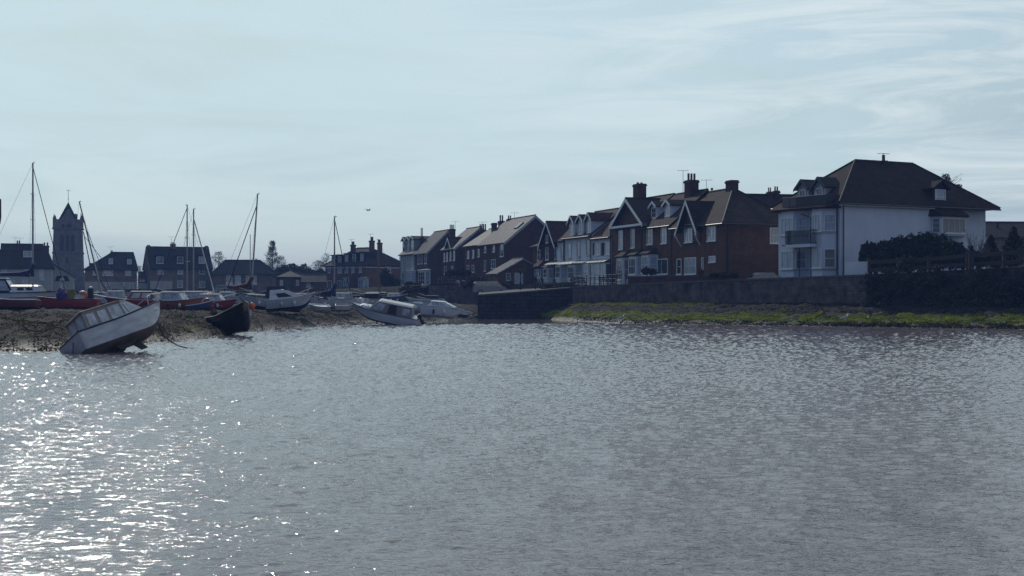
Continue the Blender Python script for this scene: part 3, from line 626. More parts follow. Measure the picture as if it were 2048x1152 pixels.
# narrow white house
h = House('rendered_house', 'narrow white rendered house with tall thin upper windows beside the tile hung gable', 1129.3, Dl(1129.3), TH, 4.0, group=TG)
L = h.u(1102); ze = h.z(484.4) + .3; zr = 12.6 - h.base; k = (zr - ze) / (W / 2)
h.body(W, L, ze, m=WHITE); h.gable(W, L, ze, zr, TILER, barge=None, ov=-.02, ov1=.02, e=.4)
h.wf(1110.4, 493.5, 1113.6, 519, nx=1, ny=2, trim=TRIMG); h.wf(1122, 492, 1127, 517, nx=1, ny=2, trim=TRIMG)
h.bay(1111, 1121, 533, 556, proj=.7, m=TRIM, roof=False, nx=3, cant=.35); canopy(h, .1, L - .1, h.z(523, 0, 3), h.z(529, 0, 3), 1.0)
h.pipe(-.1, .1, 0, ze - .2)

# tile hung gable house
h = House('brick_house', 'small red brick and tile hung house with a tall narrow front gable and domed porches', 1102, Dl(1102), TH, 4.1, group=TG)
L = h.u(1066); ze = h.z(490); yg = h.u(1091, -.5); zr = h.z(445.6, -.5, yg)
h.body(W, L, ze, m=BRICKD); gw = 2.9
h.gable(7.8, gw * 2, ze - .1, zr, TILER, axis='x', y=yg - gw, e=.3, ov=.45, barge=TRIM, name='gable_roof')
MB().prism([(-.04, yg - gw, -1), (-.04, yg + gw, -1), (-.04, yg + gw, ze - .12), (-.04, yg, zr - .05), (-.04, yg - gw, ze - .12)], (7.7, 0, 0)).build('gable_wall', TILER, h.e)
h.gable(W, L, ze, ze + 1.6, TILER, barge=None, e=.4)
h.wf(1092.6, 470, 1096.5, 485.5, x=-.04, nx=1); h.wf(1091.5, 494, 1097.5, 520, x=-.04, nx=2); h.wf(1075.6, 499, 1080.6, 520.5, nx=1)
h.bay(1069, 1079, 538, 556, proj=.9, m=TILER, roofm=TILER, nx=2, rh=1.3, cant=.5); h.bay(1087, 1095, 538, 556, proj=.8, m=TRIM, roofm=AWN, nx=2, rh=.3, cant=.3)
MB().tube([(-1.2, .3, .1), (-1.2, 1.8, 1.6)], .05, 5).tube([(-1.2, .3, -.7), (-1.2, 1.8, .8)], .05, 5).build('handrail', TRIM, h.e)
h.chim(1110, 433.7, 1131.4, W / 2, ze + .5, pots=4, pot=.8, depth=1.0, m=BRICKD, y=-3.2)

# big gable-end house
h = House('brick_house', 'large dark red brick house whose wide blank gable end with grey verge faces right', 1012.2, Dl(1012.2), TH, 4.4, group=TG)
Wb = 8.8; L = h.u(960); ze = h.z(486.5) + .3; zr = 14.2 - h.base; k = (zr - ze) / (Wb / 2)
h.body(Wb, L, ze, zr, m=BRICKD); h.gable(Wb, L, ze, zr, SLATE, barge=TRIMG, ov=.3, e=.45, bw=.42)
h.wf(969, 492, 973, 505, nx=1); h.wf(986, 490, 990.3, 504, nx=1); h.wf(1000.8, 487, 1007.5, 513, nx=2, ny=3); h.wf(969, 521, 972.5, 542, nx=1); h.wf(983, 519, 991.5, 537, nx=2, ny=2)
xa, xb = 2.1, 3.1; ya, yb = 1.0, 2.6; n = Vector((-k, 0, 1)).normalized()
zf_ = lambda x: ze + k * x + .2
MB().hexa([(xa, ya, zf_(xa)), (xb, ya, zf_(xb)), (xb, yb, zf_(xb)), (xa, yb, zf_(xa))], [(xa - .1, ya, zf_(xa) + .1), (xb - .1, ya, zf_(xb) + .1), (xb - .1, yb, zf_(xb) + .1), (xa - .1, yb, zf_(xa) + .1)]).build('rooflight', GLASS, h.e)
h.chim(995.7, 430.4, 1009.8, Wb / 2, zr - 1.5, pots=2, pot=.9, depth=1.2); h.chim(1013, 431, 1025, Wb / 2, zr - 1.0, pots=2, pot=.6, depth=1.0); h.chim(982.3, 446, 994.4, 2.6, zr - 3, pots=0, depth=1.0)
h.aerial(1029, 425, Wb / 2, zr - .3); h.pipe(-.1, .3, 0, ze - .2)
# its lower wing
h = House('brick_house', 'lower dark red brick house with a slate roof joined to the large gable ended one', 960, Dl(960) + .3, TH, 4.4, group=TG)
L = h.u(929.5); ze = h.z(492.5) + .3; zr = 13.1 - h.base
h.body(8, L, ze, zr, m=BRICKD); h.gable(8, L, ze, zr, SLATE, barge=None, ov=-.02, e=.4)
h.wf(935, 501.6, 938.8, 517, nx=1); h.wf(945.3, 499.5, 948.8, 516, nx=1); h.wf(956, 498, 959.6, 514, nx=1); h.wf(934.5, 530.5, 938.5, 545, nx=1); h.wf(944.5, 530, 948.6, 544.6, nx=1)
# next gable end
h = House('brick_house', 'red brick house with a grey verge gable end and a tall four pot chimney', 911.3, Dl(911.3), TH, 4.5, group=TG)
Wb = 8.4; L = h.u(885.5); ze = h.z(499.2) + .3; zr = 13.75 - h.base
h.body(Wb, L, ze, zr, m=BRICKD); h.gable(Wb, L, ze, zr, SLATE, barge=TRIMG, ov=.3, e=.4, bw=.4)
yg = h.u(894, -.35); gz = h.z(476.6, -.35, yg); h.gable(4, 3.6, ze - .1, gz, TILER, axis='x', y=yg - 1.8, e=.2, ov=.3, barge=TRIM, name='gable_roof')
MB().prism([(-.03, yg - 1.8, ze - .4), (-.03, yg + 1.8, ze - .4), (-.03, yg + 1.8, ze - .1), (-.03, yg, gz - .05), (-.03, yg - 1.8, ze - .1)], (3.5, 0, 0)).build('gable_wall', BRICKD, h.e)
for a in ((888, 505.5, 890.5, 523), (893, 504.5, 896, 522.8), (900, 503, 903, 521.5), (907, 501.6, 910.3, 520.8)): h.wf(*a, nx=1, ny=2)
h.chim(909.3, 448, 928.8, Wb / 2, zr - 1.5, pots=4, pot=1.0, depth=1.2, y=-1.2); h.aerial(921, 443.5, Wb / 2, zr - .5, y=-1.2)
h.wf(889, 533, 893, 548, nx=1); h.wf(903, 532, 907, 547, nx=1)
# the gable end beside the white windows
h = House('brick_house', 'dark brick house with slate roof and a tall white bay window stack under it', 855.4, Dl(855.4), TH, 4.6, group=TG)
Wb = 7.4; L = h.u(829); ze = h.z(507) + .3; zr = 14.0 - h.base
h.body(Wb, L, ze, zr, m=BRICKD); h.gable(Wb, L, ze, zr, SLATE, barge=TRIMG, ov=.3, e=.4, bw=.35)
for a in ((836, 510.6, 838.7, 528), (842, 509.6, 845.3, 527.5), (850, 508.5, 853.7, 527)): h.wf(*a, nx=1, ny=2)
h.bay(837, 850, 543.5, 569, proj=.8, m=TRIM, roofm=TRIM, nx=3, ny=3, rh=.25, cant=.5)
h.chim(870, 449.4, 884.5, Wb / 2, zr - 2.5, pots=4, pot=.75, depth=1.2, y=-2.2); h.aerial(879, 442, Wb / 2 + .6, zr - 1, y=-2.2); h.chim(839.6, 456, 847.6, 1.9, ze + .8, pots=2, pot=1.6, depth=.8)
# dormered end of the row
h = House('rendered_house', 'grey green rendered house at the far end of the row with three white steep dormers', 828.8, Dl(828.8), TH, 4.6, group=TG)
L = h.u(800.5); ze = h.z(506); zr = 13.3 - h.base; k = (zr - ze) / 3.7
h.body(7.4, L, ze, zr, m=GREYR); h.gable(7.4, L, ze, zr, SLATED, barge=None, ov=-.02, ov1=.3, e=.35)
for a, ap in (((806, 483, 810.5, 504), 475), ((814, 481.5, 819, 502.5), 474), ((822.6, 480, 827.6, 501), 473)): h.dormer(*a, ap, ze, k, m=SLATED, pad=.35, wallm=GREYR)
for a in ((805.2, 524, 809, 543), (813.5, 522, 818.2, 541), (822.8, 519.5, 827, 540)): h.wf(*a[:1], a[1] - 10, a[2], a[3] - 2, nx=2, ny=2)
h.wf(804.5, 545, 808.5, 571, nx=2, ny=2); h.bay(814.5, 822, 545, 568, proj=.7, m=TRIM, roofm=TRIM, nx=3, ny=2, rh=.2, cant=.6)
h.pipe(-.1, L - .05, 0, ze)

# brick garage with a pale sheet roof
h = House('garage', 'orange brick garage with a pale sheet roof standing before the large gable end', 996, 190, TH, 4.2, group=None)
L = 4.2; ze = h.z(546); zr = 7.6 - h.base
h.body(7, L, ze, zr, m=BRICKO); h.gable(7, L, ze, zr, mat('garage_roof_sheet', (.11, .105, .10), .8, .2, 2, spec=.1), barge=TRIMG, ov=.25, e=.35, bw=.15, th=.08)
h.ws(1012, 546, 1020.7, 561, nx=2, ny=2); h.ws(1029, 545.5, 1038, 567, nx=1, ny=1, name='door', glass=WHITE); h.ws(1038.5, 545.5, 1045.5, 567, nx=1, ny=1, name='door', glass=WHITE)

# long roof with chimneys behind the end house
h = House('brick_house', 'long dark tiled house seen as a ridge and chimney stacks behind the end house', 1440, 160, 12, 4.0)
Lw = 14; ze = 11.2 - h.base; zr = h.z(389, 4, 4)
h.body(Lw, 8, ze, m=BRICKD); h.hip(Lw, 8, ze, zr, 0, 0, TILE, axis='x', e=.3)
for a in ((1535, 375, 1543), (1546, 373, 1558.5)):
    x = h.w((a[0] + a[2]) / 2, 4); h.chim(a[0], a[1], a[2], x, zr - 1, pots=2, pot=.5, y=4, depth=.8)
x = h.w(1408, 4); h.chim(1404, 376, 1411, max(.5, x), zr - 1, pots=1, pot=.5, y=4)

# ------------------------------------------------------------------ the white house
h = House('white_house', 'large white rendered house with brown hipped roof, roof terrace, balcony and canted bays', 1680, 129, 28.5, 4.3)
L = 8.7; W = 19.3; ze = 11.0 - h.base; zr = 15.46 - h.base; k = (zr - ze) / (L / 2)
h.body(14.4, L, ze, m=WHITE); MB().box(14.38, W, .9, L, -1.5, ze - .003).build('rear_wall', WHITE, h.e)
h.hip(W, L, ze, zr, 5.7, 6.2, TILE, axis='x', e=.5)
MB().box(-.45, 14.4, -.42, -.36, ze - .28, ze - .12).build('fascia', TRIM, h.e)
h.gutter(-.5, -.56, W + .5, -.56, ze - .12); h.gutter(-.56, -.5, -.56, L + .4, ze - .12)
h.chim(1766.5, 310, 1777.5, 9.3, zr - .6, pots=1, pot=.55, y=L / 2, depth=.6); h.aerial(1760, 306, 9.3, zr + .6, y=L / 2)
# side dormer above the bay window
dx0, dx1 = h.w(1873, 0), h.w(1893.5, 0); dz0, dz1 = h.z(408.5, dx0, .4), h.z(378.7, dx0, .4)
MB().box(dx0 - .15, dx1 + .15, .25, 3.6, dz0 - .6, dz1 + .1).build('dormer', TILE, h.e)
xm = (dx0 + dx1) / 2; hw = (dx1 - dx0) / 2 + .45; rf = MB()
for sg in (-1, 1): rf.prism([(xm, -.1, dz1 + .75), (xm, -.1, dz1 + .88), (xm + sg * hw, -.1, dz1 + .13), (xm + sg * hw, -.1, dz1 + .0)], (0, 3.9, 0))
rf.build('dormer_roof', TILE, h.e); MB().prism([(dx0 - .15, .2, dz1 + .1), (dx1 + .15, .2, dz1 + .1), (xm, .2, dz1 + .75)], (0, .1, 0)).build('dormer_gable', TILE, h.e)
window(h.e, plane_T((dx0, .22, dz0), (1, 0, 0), (0, -1, 0)), dx1 - dx0, dz1 - dz0, nx=2, ny=2)
bx0, bx1 = h.w(1882, -.75), h.w(1931, -.75); bz0, bz1 = h.z(466, bx0, -.75), h.z(435.5, bx0, -.75)
plan = [(bx0 - .6, .02), (bx0, -.75), (bx1, -.75), (bx1 + .6, .02)]
MB().prism([(p[0], p[1], bz0 - .25) for p in plan], (0, 0, bz1 - bz0 + .4)).build('bay', WHITE, h.e)
MB().prism([(bx0 - .6, .0, -.5), (bx1 + .6, 0, -.5), (bx1 + .6, .95, -.5), (bx0 - .6, .95, -.5)], (0, 0, bz1 + .5)).build('side_wall', WHITE, h.e)
zt = bz1 + .15; pr = [(bx0 - .9, .02, zt), (bx0 - .2, -1.05, zt), (bx1 + .2, -1.05, zt), (bx1 + .95, .02, zt)]
MB().add(pr + [(p[0], p[1], p[2] + .12) for p in pr] + [(bx0 - .6, .25, zt + 1.5), (bx1 - 1.0, .25, zt + 1.5)], [(0, 1, 2, 3), (0, 4, 5, 1), (1, 5, 6, 2), (2, 6, 7, 3), (4, 8, 5), (5, 8, 9, 6), (6, 9, 7), (0, 3, 7, 9, 8, 4)]).build('bay_roof', TILE, h.e)
window(h.e, plane_T((bx0 + .1, -.75, bz0), (1, 0, 0), (0, -1, 0)), bx1 - bx0 - .2, bz1 - bz0, nx=4, ny=1)
a = Vector((.6, -.77, 0)).normalized(); window(h.e, plane_T((bx0 - .5, -.12, bz0), a, (-a.y * -1 if 0 else a.y, -a.x, 0)), .75, bz1 - bz0, nx=1, ny=3, sill=False)
# front bays, two storeys, with flat tops carrying the roof terrace
for (pa, pb, up, lo, nn) in ((1562, 1587, (436, 470), (502, 538), 3), (1624, 1644, (429, 463), (498, 536), 3)):
    pj = 1.1; ya, yb = h.u(pb, -pj), h.u(pa, -pj); ct = .55 if pa > 1600 else .5
    for (t0, t1), nx_ in ((up, 3), (lo, 2)):
        ym = (ya + yb) / 2; z0, z1 = h.z(t1, -pj, ym), h.z(t0, -pj, ym)
        window(h.e, plane_T((-pj, ya + .06, z0), (0, 1, 0), (-1, 0, 0)), yb - ya - .12, z1 - z0, nx=nx_, ny=1, glass=GLASSC)
        p = (.02, ya - ct * 1.6); q = (-pj, ya); a = Vector((q[0] - p[0], q[1] - p[1], 0)); ln = a.length; a.normalize(); n = Vector((-a.y, a.x, 0)) if -a.y < 0 or a.x < 0 else Vector((a.y, -a.x, 0))
        if n.y > 0: n = -n
        window(h.e, plane_T((p[0] + a.x * .22, p[1] + a.y * .22, z0), a, n), ln - .4, z1 - z0, nx=1, ny=2, sill=False, glass=GLASSC if nx_ == 3 else GLASS)
        MB().prism([(.0, ya - ct * 1.6 - .12, z0 - .14), (-pj - .12, ya - .06, z0 - .14), (-pj - .12, yb + .06, z0 - .14), (.0, yb + ct * 1.6 + .12, z0 - .14)], (0, 0, .1)).build('sill_band', TRIMG, h.e)
    MB().prism([(.02, ya - ct * 1.6, -1.5), (-pj, ya, -1.5), (-pj, yb, -1.5), (.02, yb + ct * 1.6, -1.5)], (0, 0, ze - .5 + 1.5)).build('bay', WHITE, h.e)
zt = ze - .5
MB().prism([(0, -.1, zt), (-1.4, .5, zt), (-1.4, L - .6, zt), (0, L + .05, zt), (.6, L + .3, zt + .75), (.6, -.1, zt + .75)][:4], (0, 0, .16)).build('bay_roof', TILE, h.e)
MB().add([(-1.45, .3, zt + .16), (-1.45, L - .55, zt + .16), (.1, L + .1, zt + .16), (.1, 0, zt + .16), (-1.0, .5, zt + .5), (-1.0, L - .6, zt + .5), (.1, L - .2, zt + .5), (.1, .2, zt + .5)], [(0, 3, 2, 1), (4, 5, 6, 7), (0, 1, 5, 4), (1, 2, 6, 5), (2, 3, 7, 6), (3, 0, 4, 7)]).build('terrace_deck', TILER, h.e)
# roof terrace rail
ra, rb_ = h.u(1652, -1.1), h.u(1565, -1.1); zr0 = zt + .22; MESH = mat('rail_mesh', (.03, .03, .035), .8, .3, 8)
t_ = h.e
rail = MB(); rail.tube([(-1.1, ra, zr0 + 1.05), (-1.1, rb_, zr0 + 1.05)], .035, 5).tube([(-1.1, ra, zr0 + .08), (-1.1, rb_, zr0 + .08)], .03, 5)
rail.tube([(-1.1, ra, zr0 + 1.05), (.5, ra, zr0 + 1.05)], .035, 5)
for i in range(7): y = ra + (rb_ - ra) * i / 6; rail.tube([(-1.1, y, zr0 - .2), (-1.1, y, zr0 + 1.05)], .03, 5)
rl = rail.build('terrace_rail', BLACK, h.e)
for i in range(6):
    y0_, y1_ = ra + (rb_ - ra) * i / 6 + .04, ra + (rb_ - ra) * (i + 1) / 6 - .04
    MB().box(-1.11, -1.09, y0_, y1_, zr0 + .1, zr0 + 1.0).build('rail_panel', MESH if i < 4 else mat('rail_mesh_faded', (.10, .095, .095), .8, .3, 8), rl)
MB().box(-1.06, .4, ra - .01, ra + .01, zr0 + .1, zr0 + 1.0).build('rail_panel', MESH, rl)
for (pw, ap) in (((1599.5, 379.5, 1612, 396), 361), ((1633, 375.5, 1645.5, 392.5), 356)): h.dormer(*pw, ap, ze, k, m=SLATED, pad=.35, nx=2, ny=1, wallm=TRIMG, barge=BLACK)
# balcony between the bays
ba, bb = h.u(1620, -1.9), h.u(1571, -1.9); bz = h.z(488, -1.5, (ba + bb) / 2)
MB().box(-1.9, -.02, ba, bb, bz - .32, bz - .04).build('balcony_slab', WHITE, h.e)
bal = MB(); bh = 1.25
for y0_, x0_, y1_, x1_ in ((ba, -1.9, bb, -1.9), (ba, -1.9, ba, -.8), (bb, -1.9, bb, -.8)):
    for zz_ in (bz + .02, bz + bh): bal.tube([(x0_, y0_, zz_), (x1_, y1_, zz_)], .035, 5)
    n_ = 24 if x0_ == x1_ else 8
    for i in range(n_ + 1): q = i / n_; bal.tube([(x0_ + (x1_ - x0_) * q, y0_ + (y1_ - y0_) * q, bz), (x0_ + (x1_ - x0_) * q, y0_ + (y1_ - y0_) * q, bz + bh)], .032, 4)
bal.build('balcony_rail', BLACK, h.e)
h.wf(1604.5, 500.5, 1611, 549, nx=1, ny=2, name='door', glass=GLASSC); h.wf(1600, 440, 1617, 486, nx=2, ny=1, name='door', glass=GLASSC)
for px_, x_, a_ in ((1599, -1.0, 490), (1621.5, -1.0, 428), (1674, -.12, 410)):
    y_ = h.u(px_, x_); MB().tube([(-.1 if x_ > -.5 else -1.6, y_ + (1.8 if a_ == 490 else .6), h.z(a_, 0, y_) - .0), (x_, y_, h.z(a_, 0, y_) - .35), (x_, y_, -.3)], .055, 6).build('downpipe', PIPE, h.e)
x_ = h.w(1687, -.12); MB().tube([(.0, -.4, ze - .15), (x_, -.15, ze - .6), (x_, -.12, .2), (x_ - .1, -.12, -.2)], .06, 6).build('downpipe', PIPE, h.e)

# low building and garden at the far right
h = House('low_building', 'low brown roofed building at the right edge behind the white house', 1978, 178, 5, 5.0)
h.body(16, 8, h.z(475), h.z(447.5, 8, 4), m=BUFF, axis='x'); h.gable(16, 8, h.z(475), h.z(447.5, 8, 4), mat('sheet_roof_brown', (.045, .036, .034), .95, .2, 1, spec=.05), axis='x', barge=None, e=.3)
x = h.w(1998, 2); MB().tube([(x, 2.5, 2), (x, 2.5, h.z(444, x, 2.5))], .22, 7).build('flue', BRICKD, h.e)

# ------------------------------------------------------------------ the far side of the harbour (facing the camera)
def far(name, label, px, D, th, base, cat='house', group='houses across the harbour green'): return House(name, label, px, D, th, base, cat, group)
# mansion with six arched dormers
h = far('brick_house', 'long brick house with a hipped tiled roof, five arched dormers and tall chimneys', 731, 265, 50, 3.7)
Lf, Wf = h.u(650.8), 11.0; ze = h.z(530.6); zr = 12.0 - h.base
h.body(Wf, Lf, ze, m=BRICKO); h.hip(Wf, Lf, ze, zr, 4.2, 3.0, TILE, e=.45); k = (zr - ze) / (Wf / 2)
for a in ((676.7, 512, 682.4, 526), (690.7, 509.5, 696.4, 524.5), (706, 508, 711.7, 524), (721.5, 507, 727, 523), (664, 513, 669, 527)): h.dormer(*a, a[1] - 3, ze, k, m=SLATED, flat=True, pad=.12, wallm=SLATED, nx=2)
for a in ((656.5, 534, 661, 546), (676, 533, 683.5, 546), (690.5, 533, 696, 545.5), (704, 532.5, 709, 545), (718.5, 532, 723.5, 545), (655.5, 561, 663.5, 579), (675, 561, 684, 579)): h.wf(*a, nx=2, ny=2)
h.bay(716, 727, 560, 578, proj=.7, m=TRIM, roofm=AWN, nx=2, rh=.4, cant=.6); h.bay(687, 697, 560, 579, proj=.6, m=TRIM, roofm=AWN, nx=2, rh=.3, cant=.4)
MB().box(-1.4, 0, h.u(713, -1), h.u(701.6, -1), -.5, h.z(551, 0, 4)).build('porch', BRICKD, h.e)
MB().box(-.12, -.003, 0, Lf, ze - .45, ze - .25).build('cornice', TRIM, h.e); MB().box(0, Wf, -.12, -.003, ze - .45, ze - .25).build('cornice', TRIM, h.e)
h.ws(770.4, 530.6 + 2, 781, 545.5, nx=3); h.ws(764, 558, 770, 566, nx=2, ny=1); h.ws(787, 558, 793, 566, nx=2, ny=1)
h.chim(701.6, 483, 711, 3.4, zr - 2.5, pots=3, pot=.6, m=BRICK); h.chim(737, 473.7, 747.4, 4.6, zr - 2.5, pots=3, pot=.7, m=BRICK, y=3); h.chim(755.7, 479, 764.7, 7.2, zr - 2, pots=1, pot=.6, m=BRICK, y=3.5)
h.aerial(703, 478, 3.4, zr - .5); h.aerial(752, 467.5, 5.4, zr - 1, y=4.2)

# H5 hipped with white panels
h = far('hipped_house', 'wide low house with a dark hipped roof and white panelled first floor windows', 425, 286, 12, 3.2)
Wd = 12.6; ze = h.z(549); zr = h.z(520.6, 6, 4)
h.body(Wd, 8, ze, m=BUFF); h.hip(Wd, 8, ze, zr, 2.6, 3.0, SLATED, axis='x', e=.5)
for a in ((452.6, 550, 464.4, 564), (470.8, 550, 481.4, 564), (491.7, 550.5, 498.7, 566), (505, 550, 513, 564)): h.ws(*a, nx=2, ny=2)
for a, b_ in ((451.5, 465.5), (469.5, 482.5), (504, 514)):
    MB().box(h.w(a), h.w(b_), -.06, -.003, h.z(569.5), h.z(564.6)).build('panel', TRIM, h.e)
MB().box(h.w(431), h.w(487), -.05, -.002, -.5, h.z(571)).build('rendered_band', CREAM, h.e); MB().box(h.w(425.5 + 8), h.w(483), -.5, -.05, h.z(572.5), h.z(569.5)).build('flat_canopy', TRIMG, h.e)
h.chim(515, 517, 521, 8.8, zr - .6, pots=2, pot=.3, y=4)
# H4 tall with three dormers
h = far('tall_house', 'tall buff house with steep dark roof, three dormers and coped gable ends', 300, 285, 24, 3.0)
Wd = h.w(425); ze = h.z(535.6, Wd / 2); zr = h.z(496, Wd / 2, 4)
h.body(Wd, 8, ze, zr, m=BUFF, axis='x'); h.gable(Wd, 8, ze, zr, SLATED, axis='x', barge=BUFF, e=.4, ov=.1, bw=.1)
kz = (zr - ze) / 4
for px0, px1 in ((312.5, 326), (353.8, 365.7), (397, 409)):
    xa, xb = h.w(px0, 1), h.w(px1, 1); xm = (xa + xb) / 2; z0, z1 = h.z(526.5, xm, 1), h.z(513.4, xm, 1)
    MB().box(xa - .2, xb + .2, .75, 4, z0 - .8, z1 + .15).build('dormer', SLATED, h.e); MB().box(xa - .35, xb + .35, .55, 4, z1 + .15, z1 + .28).build('dormer_roof', SLATED, h.e)
    window(h.e, plane_T((xa, .74, z0), (1, 0, 0), (0, -1, 0)), xb - xa, z1 - z0, nx=2, ny=2)
for a in ((315.8, 537.5, 327, 548), (355, 537.5, 366, 548), (398.5, 537.5, 409, 548), (355, 561, 365.7, 575), (398.5, 562, 410, 575)): h.ws(*a, nx=3, ny=2)
h.ws(312.5, 567, 330, 577.5, nx=1, ny=1, glass=GLASS, trim=TRIMG)
MB().box(.05, h.w(345), -.05, -.002, -.5, h.z(562)).build('rendered_band', CREAM, h.e)
h.chim(339.8, 484.8, 352, h.w(346, 4), zr - .8, pots=4, pot=.35, y=4, m=BUFF); h.chim(413, 491.5, 419.7, Wd - .4, zr - .8, pots=0, y=4, m=BUFF); h.chim(292, 490, 298.5, .4, zr - .8, pots=0, y=4, m=BUFF)
h.aerial(343, 473, h.w(343, 4), zr, y=4)
# link
h = far('link_building', 'low white walled link building with a dark roof between two tall houses', 276, 287, 14, 3.0)
h.body(h.w(302), 6, h.z(563.5), h.z(545.5, 1, 3), m=CREAM, axis='x'); h.gable(h.w(302), 6, h.z(563.5), h.z(545.5, 1, 3), SLATED, axis='x', barge=None, ov=-.02, e=.3)
# H3
h = far('gabled_house', 'brick and render house with a long sloping left roof end and two roof windows', 170, 285, 15, 3.0)
Wd = h.w(274); ze = h.z(539.6); zr = h.z(505, 7, 4); kz = (zr - ze) / 4
h.body(Wd, 8, ze, m=BUFF); h.hip(Wd, 8, ze, zr, 5.2, .7, SLATED, axis='x', e=.25)
MB().box(0, Wd, -.05, -.002, -.5, h.z(563.5)).build('rendered_band', CREAM, h.e)
for px0, px1, pt, pb in ((217.6, 226, 516.7, 527.5), (254.5, 263.5, 518, 528)):
    xa, xb = h.w(px0, 1.2), h.w(px1, 1.2); xm = (xa + xb) / 2; z0, z1 = h.z(pb, xm, 1.2), h.z(pt, xm, 1.2)
    MB().box(xa - .2, xb + .2, 1.05, 4, z0 - .8, z1 + .15).build('dormer', SLATED, h.e); window(h.e, plane_T((xa, 1.04, z0), (1, 0, 0), (0, -1, 0)), xb - xa, z1 - z0, nx=2, ny=2)
for a in ((205.6, 540.5, 226, 551), (251, 541, 262, 551), (211, 565, 219, 571), (246, 565, 252, 571.5), (186, 541, 193, 550)): h.ws(*a, nx=3, ny=2)
h.ws(259, 566, 267, 580, nx=1, ny=1, name='door'); h.chim(220.6, 500.7, 228, h.w(224, 4), zr - .8, pots=1, pot=.3, y=4); h.aerial(221, 493, h.w(221, 4), zr, y=4)
h.chim(173, 526, 184, 1.2, ze, pots=0, y=3, m=BUFF)
# H2
h = far('white_cottage', 'small white cottage with a catslide tiled roof under the church tower', 99, 268, 15, 3.0)
Wd = h.w(147); z0 = h.z(553); 
MB().prism([(0, 0, -1), (Wd, 0, -1), (Wd, 0, z0), (h.w(108), 0, h.z(530)), (0, 0, h.z(530))], (0, 6, 0)).build('wall', CREAM, h.e)
xa = h.w(106); MB().prism([(xa - 1.2, -.3, h.z(527)), (xa, -.3, h.z(526)), (Wd + .3, -.3, h.z(551.5)), (Wd + .3, -.3, h.z(553.5)), (xa, -.3, h.z(529)), (xa - 1.2, -.3, h.z(530))], (0, 6.6, 0)).build('roof', TILER, h.e)
MB().prism([(h.w(110), -.12, h.z(562)), (h.w(140), -.12, h.z(562)), (h.w(134), -.12, h.z(551.5)), (h.w(114), -.12, h.z(551.5))], (0, .1, 0)).build('canopy', SLATED, h.e)
MB().prism([(h.w(119), -.16, h.z(561)), (h.w(130), -.16, h.z(561)), (h.w(125), -.16, h.z(552.5))], (0, .03, 0)).build('gable_panel', TRIM, h.e)
h.ws(121, 566.5, 127, 571, nx=2, ny=1)
# H1
h = far('tiled_house', 'long pale walled house with a deep dark tiled roof at the left edge', -60, 258, 16, 3.0)
Wd = h.w(104); ze = h.z(536); zr = h.z(500.5, 8, 4)
h.body(Wd, 8, ze, m=CREAM); h.hip(Wd, 8, ze, zr, 0, .9, TILE, axis='x', e=.35)
h.gable(7, 8, ze + 1.2, h.z(490, 9, 9), TILE, axis='x', x=5, y=5, e=.1, barge=None, name='rear_roof')
for a in ((4, 537.5, 13.5, 549), (49, 537.5, 65, 549), (79, 538, 88, 560), (20, 560, 30, 576), (44, 560, 56, 574)): h.ws(*a, nx=3, ny=2)
xa, xb = h.w(46, 1), h.w(62.5, 1); z0, z1 = h.z(513, xa, 1), h.z(501, xa, 1)
MB().box(xa - .2, xb + .2, 2.4, 5, z0 - .5, z1 + .12).build('dormer', TILE, h.e); window(h.e, plane_T((xa, 2.39, z0), (1, 0, 0), (0, -1, 0)), xb - xa, z1 - z0, nx=4, ny=2)
h.chim(32, 481, 42, h.w(37, 4), zr - 1, pots=2, pot=.6, y=4); h.chim(84, 485, 99, h.w(92, 4), zr - 1, pots=2, pot=.6, y=4, depth=1.1); h.aerial(40, 476, h.w(40, 4), zr, y=4); h.aerial(28, 474, h.w(30, 4), zr - .5, y=4)
# extra dark roofs between
h = far('pavilion', 'brick pavilion with a pyramid roof among dark trees', 552, 270, 9, 3.0, 'pavilion')
Wd = h.w(607); h.body(Wd, Wd, h.z(554), m=BRICK); h.hip(Wd, Wd, h.z(554), h.z(539.5, 2, 2), Wd / 2, Wd / 2, SLATED, axis='x', e=.5)
h.ws(560, 560, 566, 570, nx=2, ny=2); h.ws(592, 560, 598, 570, nx=2, ny=2)
h = far('brick_shed', 'low brick shed with a dark sloping roof beside the long brick house', 606, 262, 8, 3.2, 'shed')
Wd = h.w(650); h.body(Wd, 6, h.z(564), h.z(546, 2, 3), m=BRICKO, axis='x'); h.gable(Wd, 6, h.z(564), h.z(546, 2, 3), SLATED, axis='x', barge=None, e=.3); h.ws(613, 566, 621, 574, nx=2, ny=1)

# church tower
D = 322.; e = thing('church_tower', 'grey stone church tower with lancet openings, corner pinnacles and a slender pyramid spire', 'church tower', at(136.7, D, 2.8), (0, 0, R(15))); S = D / F
def zz(py): return zpy(py, D) - 2.8
bw = 3.05
b = MB(); b.hexa([(-bw - .55, -bw - .55, -1), (bw + .8, -bw - .55, -1), (bw + .8, bw + .5, -1), (-bw - .55, bw + .5, -1)], [(-bw - .35, -bw - .35, zz(545)), (bw + .45, -bw - .35, zz(545)), (bw + .45, bw + .35, zz(545)), (-bw - .35, bw + .35, zz(545))])
b.hexa([(-bw - .3, -bw - .3, zz(545)), (bw + .3, -bw - .3, zz(545)), (bw + .3, bw + .3, zz(545)), (-bw - .3, bw + .3, zz(545))], [(-bw, -bw, zz(457)), (bw, -bw, zz(457)), (bw, bw, zz(457)), (-bw, bw, zz(457))])
b.build('wall', CHURCH, e)
MB().box(-bw - .15, bw + .15, -bw - .15, bw + .15, zz(457), zz(440)).build('parapet', CHURCH, e)
